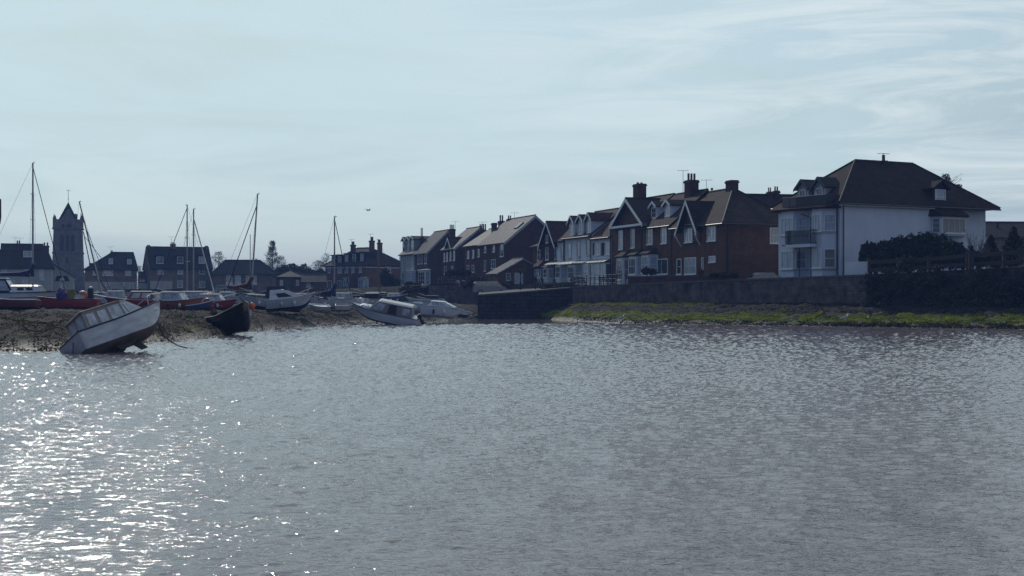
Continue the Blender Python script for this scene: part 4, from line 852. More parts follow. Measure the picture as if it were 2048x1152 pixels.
MB().box(-bw - .3, bw + .3, -bw - .3, bw + .3, zz(457) - .25, zz(457)).build('string_course', CHURCH, e); MB().box(-bw - .33, bw + .33, -bw - .33, bw + .33, zz(506) - .15, zz(506) + .12).build('string_course', CHURCH, e)
sw = 2.05; MB().add([(-sw, -sw, zz(441)), (sw, -sw, zz(441)), (sw, sw, zz(441)), (-sw, sw, zz(441)), (0, 0, zz(404))], [(0, 3, 2, 1), (0, 1, 4), (1, 2, 4), (2, 3, 4), (3, 0, 4)]).build('spire', SLATED, e)
MB().prism([(-1.5, -bw - .1, zz(440)), (1.5, -bw - .1, zz(440)), (.2, -bw - .1, zz(418))], (0, 2.2, 0)).build('gablet', CHURCH, e)
MB().tube([(0, 0, zz(407)), (0, 0, zz(379))], .05, 5).tube([(-.5, 0, zz(381)), (.5, 0, zz(381))], .04, 4).ball((0, 0, zz(398)), .13, .13, .13, 6, 5).build('weather_vane', WIRE, e)
for sx in (-1, 1):
    for sy in (-1, 1):
        x, y = sx * (bw - .15), sy * (bw - .15); MB().box(x - .3, x + .3, y - .3, y + .3, zz(440) + .002, zz(437)).add([(x - .24, y - .24, zz(437)), (x + .24, y - .24, zz(437)), (x + .24, y + .24, zz(437)), (x - .24, y + .24, zz(437)), (x, y, zz(428.5))], [(0, 3, 2, 1), (0, 1, 4), (1, 2, 4), (2, 3, 4), (3, 0, 4)]).build('pinnacle', CHURCH, e)
MB().box(1.3, 2.0, -1, 0, zz(440), zz(432)).ball((1.65, -.5, zz(431.5)), .45, .45, .5, 8, 5).build('turret', CHURCH, e)
DARKS = mat('belfry_louvre', (.05, .045, .04), .9, .2, 3)
def lancet(xc, w_, pa, pb):
    q = MB(); z0, z1 = zz(pb), zz(pa); r = w_ / 2; pts = [(xc - r, z0), (xc + r, z0), (xc + r, z1 - r * 1.3), (xc + r * .6, z1 - r * .45), (xc, z1), (xc - r * .6, z1 - r * .45), (xc - r, z1 - r * 1.3)]
    q.prism([(a, -bw - .32, c) for a, c in pts], (0, .35, 0)); q.build('louvre', DARKS, e)
for xc in (-1.25, -.05, 1.1): lancet(xc, .72, 470, 503)
lancet(-.1, .55, 515, 527)
for xc, zc, r in ((-1.0, 453, .42), (.3, 453, .55)):
    q = MB(); z = zz(zc); q.prism([(xc + r * math.cos(a * math.pi / 6), -bw - .24, z + r * math.sin(a * math.pi / 6)) for a in range(12)], (0, .3, 0)); q.build('round_opening', DARKS, e)
for sx in (-1, 1): MB().hexa([(sx * bw - .45, -bw - .9, -1), (sx * bw + .45, -bw - .9, -1), (sx * bw + .45, -bw + .3, -1), (sx * bw - .45, -bw + .3, -1)], [(sx * bw - .35, -bw - .32, zz(530)), (sx * bw + .35, -bw - .32, zz(530)), (sx * bw + .35, -bw + .3, zz(530)), (sx * bw - .35, -bw + .3, zz(530))]).build('buttress', CHURCH, e)
# ------------------------------------------------------------------ harbour walls
def wall_run(name, label, pts, th, m, cope=None, ch=.16, group=None, zb=-1.2, cat='wall'):
    """pts: (px, D, ztop); wall body with a coping that follows its top"""
    e = thing(name, label, cat, at(pts[0][0], pts[0][1], 0), (0, 0, 0), group); o = e.location
    P = [at(p, d, z) - o for p, d, z in pts]
    def strip(off0, off1, zlo, zhi):
        mb = MB()
        for a, b in zip(P[:-1], P[1:]):
            d = (b - a); d.z = 0; d.normalize(); n = Vector((-d.y, d.x, 0))
            if n.y < 0: n = -n
            q = [a + n * off0, b + n * off0, b + n * off1, a + n * off1]
            mb.hexa([(v.x, v.y, zlo(w_)) for v, w_ in zip(q, (a, b, b, a))], [(v.x, v.y, zhi(w_)) for v, w_ in zip(q, (a, b, b, a))])
        return mb
    strip(0, th, lambda w_: zb, lambda w_: w_.z - (ch if cope else 0)).build('wall', m, e)
    if cope: strip(-.07, th + .07, lambda w_: w_.z - ch + .002, lambda w_: w_.z).build('coping', cope, e)
    return e
COPE = mat('stone_coping', (.10, .085, .08), .85, .25, 1.5, .3, 8)
pts = []
for px in (1145, 1200, 1260, 1330, 1400, 1470, 1540, 1610, 1680, 1732):
    D = WALL(px); py = np.interp(px, [1145, 1400, 1732], [572.5, 561, 548.5]); pts.append((px, D, zpy(py, D)))
wall_run('sea_wall', 'long stone sea wall with a coping, running below the brick terrace to the ivy', pts, .6, STONE, COPE)
pts = []
for px in (1733, 1790, 1850, 1920, 1985, 2048, 2150, 2300):
    D = WALL(px); py = np.interp(px, [1733, 1850, 2048, 2300], [549, 543, 534, 524]); pts.append((px, D, zpy(py, D)))
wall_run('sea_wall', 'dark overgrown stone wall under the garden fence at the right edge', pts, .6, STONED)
# slipway wall across the harbour mouth, its sloping road behind
sl = [(955, 160.5, 2.75), (1020, 160, 3.0), (1090, 159.2, 3.3), (1146, 158.3, 3.58)]
wall_run('slipway_wall', 'dark wet stone side wall of the slipway rising from the water towards the houses', sl, .5, courses('wet_stone', (.050, .042, .044), (.032, .028, .031), (.020, .018, .020), .9, .42, .6, .5, lo=.25, hi=1.9), COPE, .14)
q = MB(); A = [at(957, 161, 2.70), at(1147, 158.8, 3.50), at(1165, 170, 3.9), at(957, 182, 3.2)]
q.prism([tuple(p - Vector((0, 0, 1.6))) for p in A], (0, 0, 0.0001))
sw_ = MB().add([tuple(p) for p in A] + [tuple(p - Vector((0, 0, 4.5))) for p in A], [(0, 1, 2, 3), (4, 7, 6, 5), (0, 4, 5, 1), (1, 5, 6, 2), (2, 6, 7, 3), (3, 7, 4, 0)]).build('slipway', mat('wet_concrete', (.055, .050, .048), .9, .3, 1, .3, 4)); sw_['kind'] = 'structure'
wall_run('quay_wall', 'low reddish stone wall of the quay behind the slipway and lamp post', [(957, 183, zpy(574, 183)), (1010, 179, zpy(573, 179)), (1050, 175, zpy(570, 175)), (1100, 171, zpy(567, 171)), (1147, 168, zpy(563.5, 168))], .4, STONE, COPE, .12)
wall_run('garden_wall', 'rough brick and stone retaining wall below the gardens left of the slipway', [(857, 195, zpy(570.5, 195)), (885, 192.5, zpy(570.5, 192.5)), (915, 190, zpy(571, 190)), (956, 187, zpy(577, 187))], .5, STONE, None)
wall_run('garden_wall', 'low red brick garden wall with pillars in front of the far gable ends', [(873, 205, zpy(564.5, 205)), (895, 202, zpy(564, 202)), (928, 198, zpy(562, 198))], .25, BRICK, COPE, .08)
for i, px in enumerate((881, 888, 902, 909)):
    e = thing('brick_pillar', 'short brick gate pillar on the low red garden wall', 'pillar', at(px, 204 - i * 1.2, 3.6), (0, 0, R(19)), 'brick gate pillars')
    zt = zpy(559.5, 204 - i * 1.2) - 3.6; MB().box(-.3, .3, -.3, .3, -.5, zt).build('shaft', BRICK, e); MB().box(-.38, .38, -.38, .38, zt, zt + .1).build('cap', COPE, e)
wall_run('front_wall', 'brick forecourt wall in front of the bays of the brown brick terrace', [(1256, 153, zpy(552.5, 153)), (1320, 147, zpy(551.5, 147)), (1400, 141, zpy(551, 141)), (1449, 138, zpy(550.5, 138))], .25, BRICKD, COPE, .08)
wall_run('white_wall', 'short plain white rendered wall beside the white house corner', [(1690, 123.5, zpy(524, 123.5)), (1732.5, 121.8, zpy(523, 121.8))], .2, WHITE, None, cat='wall')
# railing above the sea wall
e = thing('railing', 'black iron railing on the sea wall in front of the canopied houses', 'railing', at(1148, 159, 0)); o = e.location; mb = MB(); P0, P1 = at(1148, 159.2, 0) - o, at(1251, 152, 0) - o
zt = lambda q: 3.95 - .0 * q
for zz_ in (.15, .6, 1.05): mb.tube([P0 + Vector((0, 0, zpy(571.5, 159) + zz_)), P1 + Vector((0, 0, zpy(567.5, 152) + zz_))], .035, 5)
for i in range(13):
    q = i / 12; p = P0.lerp(P1, q); z = zpy(571.5, 159) * (1 - q) + zpy(567.5, 152) * q; mb.tube([p + Vector((0, 0, z - .3)), p + Vector((0, 0, z + 1.1))], .045, 5)
mb.build('rail', BLACK, e)
def bench(label, px, D, rz):
    e = thing('bench', label, 'bench', at(px, D, 3.75), (0, 0, R(rz)), 'benches on the promenade'); 
    for i in range(3): MB().box(-.9, .9, -.25 + i * .16, -.12 + i * .16, .42, .47).build('seat_slat', TIMB, e)
    for i in range(3): MB().box(-.9, .9, .27, .31, .55 + i * .15, .66 + i * .15).build('back_slat', TIMB, e)
    for s_ in (-.8, .8): MB().box(s_ - .04, s_ + .04, -.25, -.17, 0, .42).box(s_ - .04, s_ + .04, .24, .32, 0, 1.0).box(s_ - .04, s_ + .04, -.25, .32, .36, .42).build('leg', BLACK, e)
bench('dark timber bench on the promenade at the left end of the railing', 1157, 163, 19); bench('dark timber bench behind the middle of the promenade railing', 1214, 158, 19)
# lamp posts
def lamp(label, px, D, pytop, zb, kind=0):
    e = thing('street_lamp', label, 'street lamp', at(px, D, zb), (0, 0, 0), 'lamp posts along the quay'); h_ = zpy(pytop, D) - zb
    MB().tube([(0, 0, -.2), (0, 0, .8)], .11, 8).tube([(0, 0, .8), (0, 0, h_ - .5)], .06, 7).build('post', BLACK, e)
    MB().add([(-.1, -.1, h_ - .5), (.1, -.1, h_ - .5), (.1, .1, h_ - .5), (-.1, .1, h_ - .5), (-.2, -.2, h_ - .1), (.2, -.2, h_ - .1), (.2, .2, h_ - .1), (-.2, .2, h_ - .1), (0, 0, h_ + .08)], [(0, 3, 2, 1), (0, 1, 5, 4), (1, 2, 6, 5), (2, 3, 7, 6), (3, 0, 4, 7), (4, 5, 8), (5, 6, 8), (6, 7, 8), (7, 4, 8)]).build('lantern', BLACK, e)
lamp('black lamp post on the quay in front of the orange brick garage', 1041, 172, 540.5, 3.5); lamp('black lamp post on the quay beside the tile hung house', 1070.5, 170, 553, 3.6)
lamp('short black post at the corner of the slipway and the quay', 1022, 176, 560, 3.4)
# vehicles
def car(name, label, px, D, zb, rz, col, van=False, L_=4.2, W_=1.75, Hh=1.45, col2=None):
    e = thing(name, label, 'van' if van else 'car', at(px, D, zb), (0, 0, R(rz))); bm_ = mat('car_paint_' + name, col, .3, .05, 2, coat=.5); wdt = W_ / 2
    def sec(prof, y0, y1): return [(p[0], y0, p[1]) for p in prof], (0, y1 - y0, 0)
    low = [(-L_ / 2, .35), (L_ / 2, .35), (L_ / 2, .7), (L_ / 2 - .15, .85), (L_ * .22, .98), (-L_ / 2 + .05, 1.0), (-L_ / 2, .8)] if not van else [(-L_ / 2, .35), (L_ / 2, .35), (L_ / 2, .8), (L_ / 2 - .5, 1.05), (-L_ / 2, 1.15)]
    MB().prism(*sec(low, -wdt, wdt)).build('body', bm_, e)
    t = [(-L_ / 2 + .15, 1.0), (L_ * .2, .98), (L_ * .05, Hh - .03), (-L_ * .2, Hh), (-L_ / 2 + .5, Hh - .1)] if not van else [(-L_ / 2 + .02, 1.15), (L_ / 2 - .5, 1.05), (L_ / 2 - 1.1, Hh - .05), (-L_ / 2 + .1, Hh)]
    zl = Hh - .16; MB().prism(*sec(t, -wdt + .08, wdt - .08)).build('cabin', GLASS, e)
    tr = [(p[0] * .96, p[1] + .02) for p in t if p[1] > Hh - .2]; x0_, x1_ = min(p[0] for p in tr), max(p[0] for p in tr)
    MB().hexa([(x0_ - .15, -wdt + .05, Hh - .15), (x1_ + .12, -wdt + .05, Hh - .15), (x1_ + .12, wdt - .05, Hh - .15), (x0_ - .15, wdt - .05, Hh - .15)], [(x0_, -wdt + .2, Hh + .04), (x1_, -wdt + .2, Hh + .04), (x1_, wdt - .2, Hh + .04), (x0_, wdt - .2, Hh + .04)]).build('roof', mat('car_roof_' + name, col2, .35, .05, 2) if col2 else bm_, e)
    for sx in (-1, 1):
        for sy in (-1, 1):
            w_ = MB().tube([(sx * L_ * .32, sy * (wdt - .2), .33), (sx * L_ * .32, sy * (wdt + .01), .33)], .33, 14).build('wheel', BLACK, e); MB().tube([(sx * L_ * .32, sy * (wdt + .005), .33), (sx * L_ * .32, sy * (wdt + .02), .33)], .19, 10).build('hubcap', CHROME, w_)
    for sy in (-1, 1): MB().box(L_ / 2 - .02, L_ / 2 + .02, sy * wdt * .75 - .15, sy * wdt * .75 + .15, .62, .76).build('headlight', TRIM, e)
    for x_ in (-.28, .02): MB().prism([(L_ * x_, -wdt + .065, 1.0), (L_ * x_ + .08, -wdt + .065, 1.0), (L_ * x_ + .08, -wdt + .065, Hh - .1), (L_ * x_, -wdt + .065, Hh - .1)], (0, .02, 0)).build('pillar', bm_, e)
car('parked_car', 'silver grey car parked behind the sea wall beside the white house', 1541, 136, zpy(545.6, 136) - 1.49, 0, (.28, .29, .31))
car('parked_van', 'small grey van with a cream roof parked on the slipway', 980, 176, 2.75, 8, (.12, .13, .16), True, 4.0, 1.8, 1.85 - .25, (.45, .38, .33))

# timber fence on the right wall
e = thing('timber_fence', 'weathered post and rail timber fence on top of the overgrown wall', 'fence', at(1735, 121, 0)); o = e.location
fp = [(1738, 120.8, 520, 549), (1797, 119.2, 517, 545), (1858, 117.6, 513.5, 541), (1935, 115.5, 506, 538), (2008, 113.5, 501, 535), (2070, 112, 497, 531), (2140, 110.3, 493, 528)]
Q = [(at(a, b, 0) - o, zpy(c, b), zpy(d, b)) for a, b, c, d in fp]
for (p, zt_, zb_) in Q: MB().box(p.x - .13, p.x + .13, p.y - .1, p.y + .1, zb_ - .4, zt_ + .08).build('post', TIMB, e)
for (p, zt_, zb_), (p2, zt2, zb2) in zip(Q[:-1], Q[1:]):
    for f0, hh in ((.97, .34), (.42, .34)):
        za, zb2_ = zb_ + (zt_ - zb_) * f0, zb2 + (zt2 - zb2) * f0
        MB().hexa([(p.x, p.y - .14, za - hh), (p2.x, p2.y - .14, zb2_ - hh), (p2.x, p2.y - .09, zb2_ - hh), (p.x, p.y - .09, za - hh)], [(p.x, p.y - .14, za), (p2.x, p2.y - .14, zb2_), (p2.x, p2.y - .09, zb2_), (p.x, p.y - .09, za)]).build('rail', TIMB, e)
e = thing('timber_post', 'stout round timber post standing proud of the rail fence', 'post', at(1942, 114.8, 0)); MB().tube([(0, 0, zpy(545, 114.8)), (0, 0, zpy(506, 114.8))], .22, 10).build('shaft', TIMB, e); MB().tube([(0, 0, zpy(506, 114.8)), (0, 0, zpy(505, 114.8))], .24, 10).build('cap', TIMB, e)
# timber piling on the mud
e = thing('timber_piling', 'row of tarred timber piles holding the bank in front of the garden', 'fence', at(818, 190, 0)); o = e.location
for i in range(11):
    px = 819 + i * 3.7; D = 192 - i * .4; p = at(px, D, 0) - o; zt_ = zpy(586.5 - i * .42, D); MB().box(p.x - .09, p.x + .09, p.y - .08, p.y + .08, .8, zt_).build('pile', TIMB, e)
for zz_ in (587.5, 594): a, b_ = at(818, 192, 0) - o, at(858, 187.8, 0) - o; MB().hexa([(a.x, a.y - .14, zpy(zz_ + 1.2, 192)), (b_.x, b_.y - .14, zpy(zz_ - 3, 188)), (b_.x, b_.y - .09, zpy(zz_ - 3, 188)), (a.x, a.y - .09, zpy(zz_ + 1.2, 192))], [(a.x, a.y - .14, zpy(zz_, 192)), (b_.x, b_.y - .14, zpy(zz_ - 4.2, 188)), (b_.x, b_.y - .09, zpy(zz_ - 4.2, 188)), (a.x, a.y - .09, zpy(zz_, 192))]).build('waling', TIMB, e)
# white picket style garden furniture
for i, (px, lab) in enumerate(((917, 'white garden table left of the bushes above the stone wall'), (932, 'white garden table nearest the bushes above the stone wall'))):
    e = thing('garden_table', lab, 'table', at(px, 199, 3.9), (0, 0, .3)); MB().tube([(0, 0, .68), (0, 0, .73)], .5, 14).build('table_top', TRIM, e)
    for a in range(4): MB().tube([(.3 * math.cos(a * 1.57), .3 * math.sin(a * 1.57), 0), (.22 * math.cos(a * 1.57), .22 * math.sin(a * 1.57), .69)], .03, 5).build('leg', TRIM, e)
for i, (px, D) in enumerate(((913, 200), (921, 198.5), (928, 200), (937, 198.7))):
    e = thing('garden_chair', ['white garden chair at the left end of the group on the wall', 'white garden chair beside the left table', 'white garden chair between the two tables', 'white garden chair at the right end of the group on the wall'][i], 'chair', at(px, D, 3.9), (0, 0, i * 1.4), 'white garden chairs')
    MB().box(-.22, .22, -.22, .22, .4, .44).build('seat', TRIM, e); MB().box(-.22, .22, .19, .22, .44, .95).build('backrest', TRIM, e)
    for sx in (-1, 1):
        for sy in (-1, 1): MB().box(sx * .2 - .02, sx * .2 + .02, sy * .2 - .02, sy * .2 + .02, 0, .4).build('leg', TRIM, e)

# ------------------------------------------------------------------ boats
PAINT = {}
def paint(nm, c, rough=.35, coat=.3, var=.12):
    return mat('boat_' + nm, c, rough, var, 1.3, coat=coat, stretch=(1, 1, 2.5))
WH = paint('white', (.60, .61, .61)); WH2 = paint('off_white', (.42, .44, .45)); NAVY = paint('navy', (.02, .035, .10)); BLK = paint('black', (.010, .009, .012), .22); RED = paint('red', (.28, .025, .018)); DRED = paint('dark_red', (.13, .018, .02)); ORG = paint('orange', (.28, .085, .03)); FOUL = paint('antifouling', (.045, .035, .038), .8, 0, .5); WHW = paint('weathered_white', (.40, .42, .44), .45, .2, .25); FOULB = paint('brown_antifouling', (.075, .058, .048), .85, 0, .6); FOULR = paint('red_antifouling', (.09, .03, .03), .8, 0, .4); BLU = paint('blue', (.03, .06, .16)); GOLD = paint('varnish', (.33, .19, .07), .3); GRN = paint('pale_green', (.3, .4, .38))
CANV = mat('grey_canvas', (.22, .20, .19), .85, .15, 4); CANVB = mat('blue_canvas', (.012, .02, .09), .8, .3, 4); CANVR = mat('dark_red_canvas', (.08, .015, .02), .8, .3, 4); CANVW = mat('white_canvas', (.55, .55, .53), .8, .1, 4); CLEAR = mat('clear_sheet_sunlit', (.36, .38, .41), .12, .45, 2.2, spec=.8)  # boat glazing sheet: sunlit, reflecting patches painted in as pale base colour
NAVC = mat('navy_canvas', (.010, .015, .04), .8, .3, 4); FEND = mat('orange_fender', (.55, .09, .01), .45, .15, 4); PURP = mat('purple_tarp', (.05, .035, .16), .6, .4, 6); OLIV = mat('olive_tarp', (.14, .13, .02), .8, .3, 5)

class Boat:
    def __init__(s, name, label, px, D, zb, yaw, pitch, roll, L, B, Hh, top=None, low=None, group='boats aground on the harbour mud', cat='boat', tw=.85, bow=1.35, split=.38, strake=None, deck=None, open_=False, stem=.22, full=.4, sterndrop=1.0):
        s.e = thing(name, label, cat, at(px, D, zb), (R(roll), R(-pitch), R(yaw)), group); s.L, s.B, s.H = L, B, Hh; s.tw = tw; s.bow = bow; s.stem = stem; s.full = full; s.sd = sterndrop
        top = top or WH; n = 22
        S = [s.sec(i / n) for i in range(n + 1)]
        def shell(i0, i1, inner=0.):
            V = []; Fc = []
            for sc in S:
                for sg in (1, -1):
                    for (y, z, x) in sc[i0:i1 + 1]: V.append((x, sg * max(0, y - inner), z))
            k = i1 - i0 + 1
            for i in range(n):
                for sg in (0, 1):
                    for j in range(k - 1):
                        a = i * 2 * k + sg * k + j; b = a + 2 * k; Fc.append((a, a + 1, b + 1, b) if sg else (a, b, b + 1, a + 1))
            Fc.append([j for j in range(k)] + [k + j for j in range(k - 1, -1, -1)])
            return V, Fc
        V, Fc = shell(0, 3); q = MB().add(V, Fc); q.build('hull_bottom', low or FOUL, s.e, smooth=True)
        V, Fc = shell(3, 6); q = MB().add(V, Fc); s.hull = q.build('hull', top, s.e, smooth=True)
        for o_ in (s.hull,): 
            for p in o_.data.polygons[-1:]: p.use_smooth = False
        dz = (-.04 if not open_ else -Hh * .42); V = []; Fc = []
        for i in range(n + 1):
            y, z, x = S[i][6]; yy = max(0, y - .03 - (.1 * y if open_ else 0)); V += [(x, yy, z + dz), (x, -yy, z + dz)]
        for i in range(n): Fc.append((2 * i, 2 * i + 1, 2 * i + 3, 2 * i + 2))
        MB().add(V, Fc).build('deck' if not open_ else 'floor', deck or WH2, s.e, recalc=False)
        if open_:
            V = []; Fc = []
            for i in range(n + 1):
                y, z, x = S[i][6]; y4 = S[i][4][0]
                for sg in (1, -1): V += [(x, sg * max(0, y - .04), z), (x, sg * max(0, y4 - .06), z + dz)]
            for i in range(n):
                for g_ in (0, 2): a = i * 4 + g_; Fc.append((a, a + 1, a + 5, a + 4))
            MB().add(V, Fc).build('lining', deck or WH2, s.e, recalc=False)
            for f_ in (.3, .55, .78):
                y, z, x = s.sec(f_)[6]; MB().box(x - .12, x + .12, -y + .05, y - .05, z - Hh * .2, z - Hh * .2 + .04).build('thwart', GOLD, s.e)
        g = MB()
        for sg in (1, -1): g.tube([(x, sg * (y + .01), z) for (y, z, x) in (sc[6] for sc in S)], .035 if L < 7 else .05, 5)
        y, z, x = S[0][6]; g.tube([(x, y, z), (x, -y, z)], .03, 5); g.build('gunwale', strake or TRIMG, s.e)
    def sec(s, f):
        L, B, Hh = s.L, s.B, s.H
        hb = B / 2 * (s.tw + (1 - s.tw) * math.sin(min(1, f / s.full) * math.pi / 2)) if f < s.full else B / 2 * max(0, 1 - ((f - s.full) / (1 - s.full)) ** 2.3)
        zs = Hh * (s.sd + (1 - s.sd) * min(1, f * 3) + (s.bow - 1) * max(0, (f - .3) / .7) ** 1.8)
        q = max(0, (f - (1 - s.stem * 1.6)) / (s.stem * 1.6)); zk = zs * .96 * q ** 2.6; x0 = -L / 2 + L * f
        def P(a, c): z = zk + (zs - zk) * c; return (hb * a * (1 if a > .99 else (1 - .25 * q)), z, x0 + L * .035 * c * (1 if f > .05 else -.3))
        return [P(0, 0), P(.45, .06), P(.76, .15), P(.87, .28), P(.955, .56), P(.99, .80), P(1, 1)]
    def cabin(s, x0, x1, X0, X1, z0, h, wb, wt, m, name='cabin', wins=(), wm=None, front=True, roofm=None, over=.08, wname='cabin_window', back=False):
        """cabin with raked ends; wins: (u0,u1,v0,v1) on each side"""
        bot = [(x0, -wb, z0), (x1, -wb * .92, z0), (x1, wb * .92, z0), (x0, wb, z0)]; top = [(X0, -wt, z0 + h), (X1, -wt * .92, z0 + h), (X1, wt * .92, z0 + h), (X0, wt, z0 + h)]
        c = MB().hexa(bot, top).build(name, m, s.e)
        if roofm:
            r = MB().hexa([(X0 - over, -wt - over, z0 + h), (X1 + over, -wt * .92 - over, z0 + h), (X1 + over, wt * .92 + over, z0 + h), (X0 - over, wt + over, z0 + h)], [(X0, -wt * .7, z0 + h + .09), (X1 - .05, -wt * .6, z0 + h + .09), (X1 - .05, wt * .6, z0 + h + .09), (X0, wt * .7, z0 + h + .09)]); r.build('cabin_roof', roofm, s.e)
        def face(a, b, c2, d, ws):
            a, b, c2, d = map(Vector, (a, b, c2, d)); nn = (b - a).cross(d - a).normalized(); ctr = (a + b + c2 + d) / 4 - Vector(((X0 + X1) / 2, 0, z0 + h / 2))
            if nn.dot(ctr) < 0: nn = -nn
            for (u0, u1, v0, v1) in ws:
                f = lambda u, v: (a * (1 - u) + b * u) * (1 - v) + (d * (1 - u) + c2 * u) * v
                P = [f(u0, v0), f(u1, v0), f(u1, v1), f(u0, v1)]; MB().hexa([p + nn * .001 for p in P], [p + nn * .02 for p in P]).build(wname, wm or GLASS, c)
        face(bot[0], bot[1], top[1], top[0], wins); face(bot[3], bot[2], top[2], top[3], wins)
        if front: face(bot[1], bot[2], top[2], top[1], ((.06, .47, .15, .9), (.53, .94, .15, .9)))
        if back: face(bot[0], bot[3], top[3], top[0], ((.08, .46, .2, .88), (.54, .92, .2, .88)))
        return c
    def line(s, pts, r, m, name, n=5): return MB().tube(pts, r, n).build(name, m, s.e)
    def motor(s, z=None, tilt=0):
        z = z or s.H; x = -s.L / 2 - .15; mb = MB(Matrix.Translation((x, 0, z)) @ Matrix.Rotation(R(tilt), 4, 'Y')); mb.hexa([(-.3, -.16, .05), (.12, -.16, .05), (.12, .16, .05), (-.3, .16, .05)], [(-.25, -.12, .45), (.08, -.12, .42), (.08, .12, .42), (-.25, .12, .45)]); o = mb.build('outboard_motor', BLACK, s.e)
        mb = MB(Matrix.Translation((x, 0, z)) @ Matrix.Rotation(R(tilt), 4, 'Y')); mb.box(-.16, .02, -.06, .06, -.75, .05).box(-.4, .1, -.03, .03, -.68, -.64).tube([(-.3, 0, -.72), (.12, 0, -.72)], .05, 6); mb.build('motor_leg', BLACK, o)
    def mast(s, x, htop, zb=None, r=.07, lean=0, spread=(.55,), boomlen=3.5, cover=None, fore=True, boomz=1.2, m=None):
        zb = zb if zb is not None else s.H; t = Vector((x + lean, 0, htop)); mm = MB(); mm.tube([(x, 0, zb - .3), tuple(t)], r, 8, r * .75); o = mm.build('mast', m or CHROME, s.e)
        for f_ in spread: p = Vector((x + lean * f_, 0, zb + (htop - zb) * f_)); MB().tube([p + Vector((0, -.75, .05)), p, p + Vector((0, .75, .05))], .028, 4).build('spreader', CHROME, o)
        MB().tube([(t.x - .08, 0, t.z), (t.x + .2, 0, t.z + .03)], .035, 4).tube([(t.x + .1, 0, t.z), (t.x + .1, 0, t.z + .18)], .014, 4).build('masthead', BLACK, o)
        if fore: s.line([(x + lean * .97, 0, zb + (htop - zb) * .97), (s.L / 2 - .05, 0, s.H * s.bow)], .035, NAVC, 'forestay', 5)
        s.line([tuple(t), (-s.L / 2 + .05, 0, s.H)], .012, WIRE, 'backstay', 3)
        for sg in (-1, 1): s.line([(x + lean * .9, 0, zb + (htop - zb) * .9), (x + lean * .5, sg * .7, zb + (htop - zb) * .55), (x - .1, sg * s.B * .45, s.H)], .012, WIRE, 'shroud', 3)
        if boomlen:
            z = zb + boomz; s.line([(x, 0, z), (x - boomlen, 0, z + .05)], .05, CHROME, 'boom', 6)
            if cover: MB().tube([(x + .12, 0, z + 1.1), (x - .02, 0, z + .75), (x - .35, 0, z + .35), (x - 1.2, 0, z + .16), (x - boomlen * .7, 0, z + .1), (x - boomlen, 0, z + .12)], .19, 8, .16).tube([(x - .05, 0, z - .08), (x - .05, 0, z + 1.0)], .2, 8, .12).tube([(x - .3, 0, z + .02), (x - boomlen, 0, z + .06)], .15, 8, .1).build('sail_cover', cover, s.e, smooth=True)

# --- the heeled white cruiser in the foreground
b = Boat('cabin_cruiser', 'white cabin cruiser with a grey canvas canopy, heeled over at the nearest water edge', 257, 61.5, .22, 50, 15, -25, 4.9, 2.1, 1.08, WHW, FOULB, strake=NAVC, tw=.9, bow=1.42, stem=.26, full=.45, deck=WH2)
zc = 1.02
b.cabin(.15, 1.35, .2, .5, zc, .86, .78, .62, WH2, wins=((.2, .62, .25, .85),), wm=CLEAR, roofm=WH2, front=True)
b.cabin(-1.95, .15, -1.75, .2, zc - .02, .92, .86, .66, CANV, name='canopy', wins=((.08, .27, .2, .8), (.36, .56, .15, .8), (.64, .93, .12, .86)), wm=CLEAR, roofm=CANV, front=False, back=True, wname='canopy_window')
MB().hexa([(-2.4, -.85, .80), (-1.95, -.86, .98), (-1.95, .86, .98), (-2.4, .85, .80)], [(-2.4, -.85, .86), (-1.95, -.86, 1.1), (-1.95, .86, 1.1), (-2.4, .85, .86)]).build('coaming', WH, b.e)
b.cabin(.5, 1.9, .6, 1.5, zc + .03, .22, .62, .48, WH, name='foredeck_trunk', front=False)
b.line([(1.5, -.55, 1.32), (1.7, -.45, 1.75), (2.35, 0, 1.95), (1.7, .45, 1.75), (1.5, .55, 1.32)], .022, CHROME, 'pulpit')
b.line([(-.6, -.95, 1.14), (.9, -.88, 1.24)], .018, CHROME, 'grab_rail'); b.line([(.25, -.66, 1.3), (.35, -.55, 1.7)], .02, BLACK, 'wiper')
MB().hexa([(-.7, -.48, -.12), (-.15, -.48, -.12), (-.15, -.42, -.12), (-.7, -.42, -.12)], [(-.9, -.5, .14), (.3, -.5, .14), (.3, -.38, .14), (-.9, -.38, .14)]).build('bilge_keel', FOUL, b.e)
MB().hexa([(-.7, .42, -.12), (-.15, .42, -.12), (-.15, .48, -.12), (-.7, .48, -.12)], [(-.9, .38, .14), (.3, .38, .14), (.3, .5, .14), (-.9, .5, .14)]).build('bilge_keel', FOUL, b.e)
MB().hexa([(.55, -.04, -.32), (.85, -.04, -.32), (.85, .04, -.32), (.55, .04, -.32)], [(.2, -.04, .1), (.6, -.04, .1), (.6, .04, .1), (.2, .04, .1)]).build('keel', FOUL, b.e)
b.line([(-2.48, -.3, .9), (-2.62, -.1, .5), (-2.5, .35, .25), (-2.6, .6, .55)], .02, BLACK, 'hose')
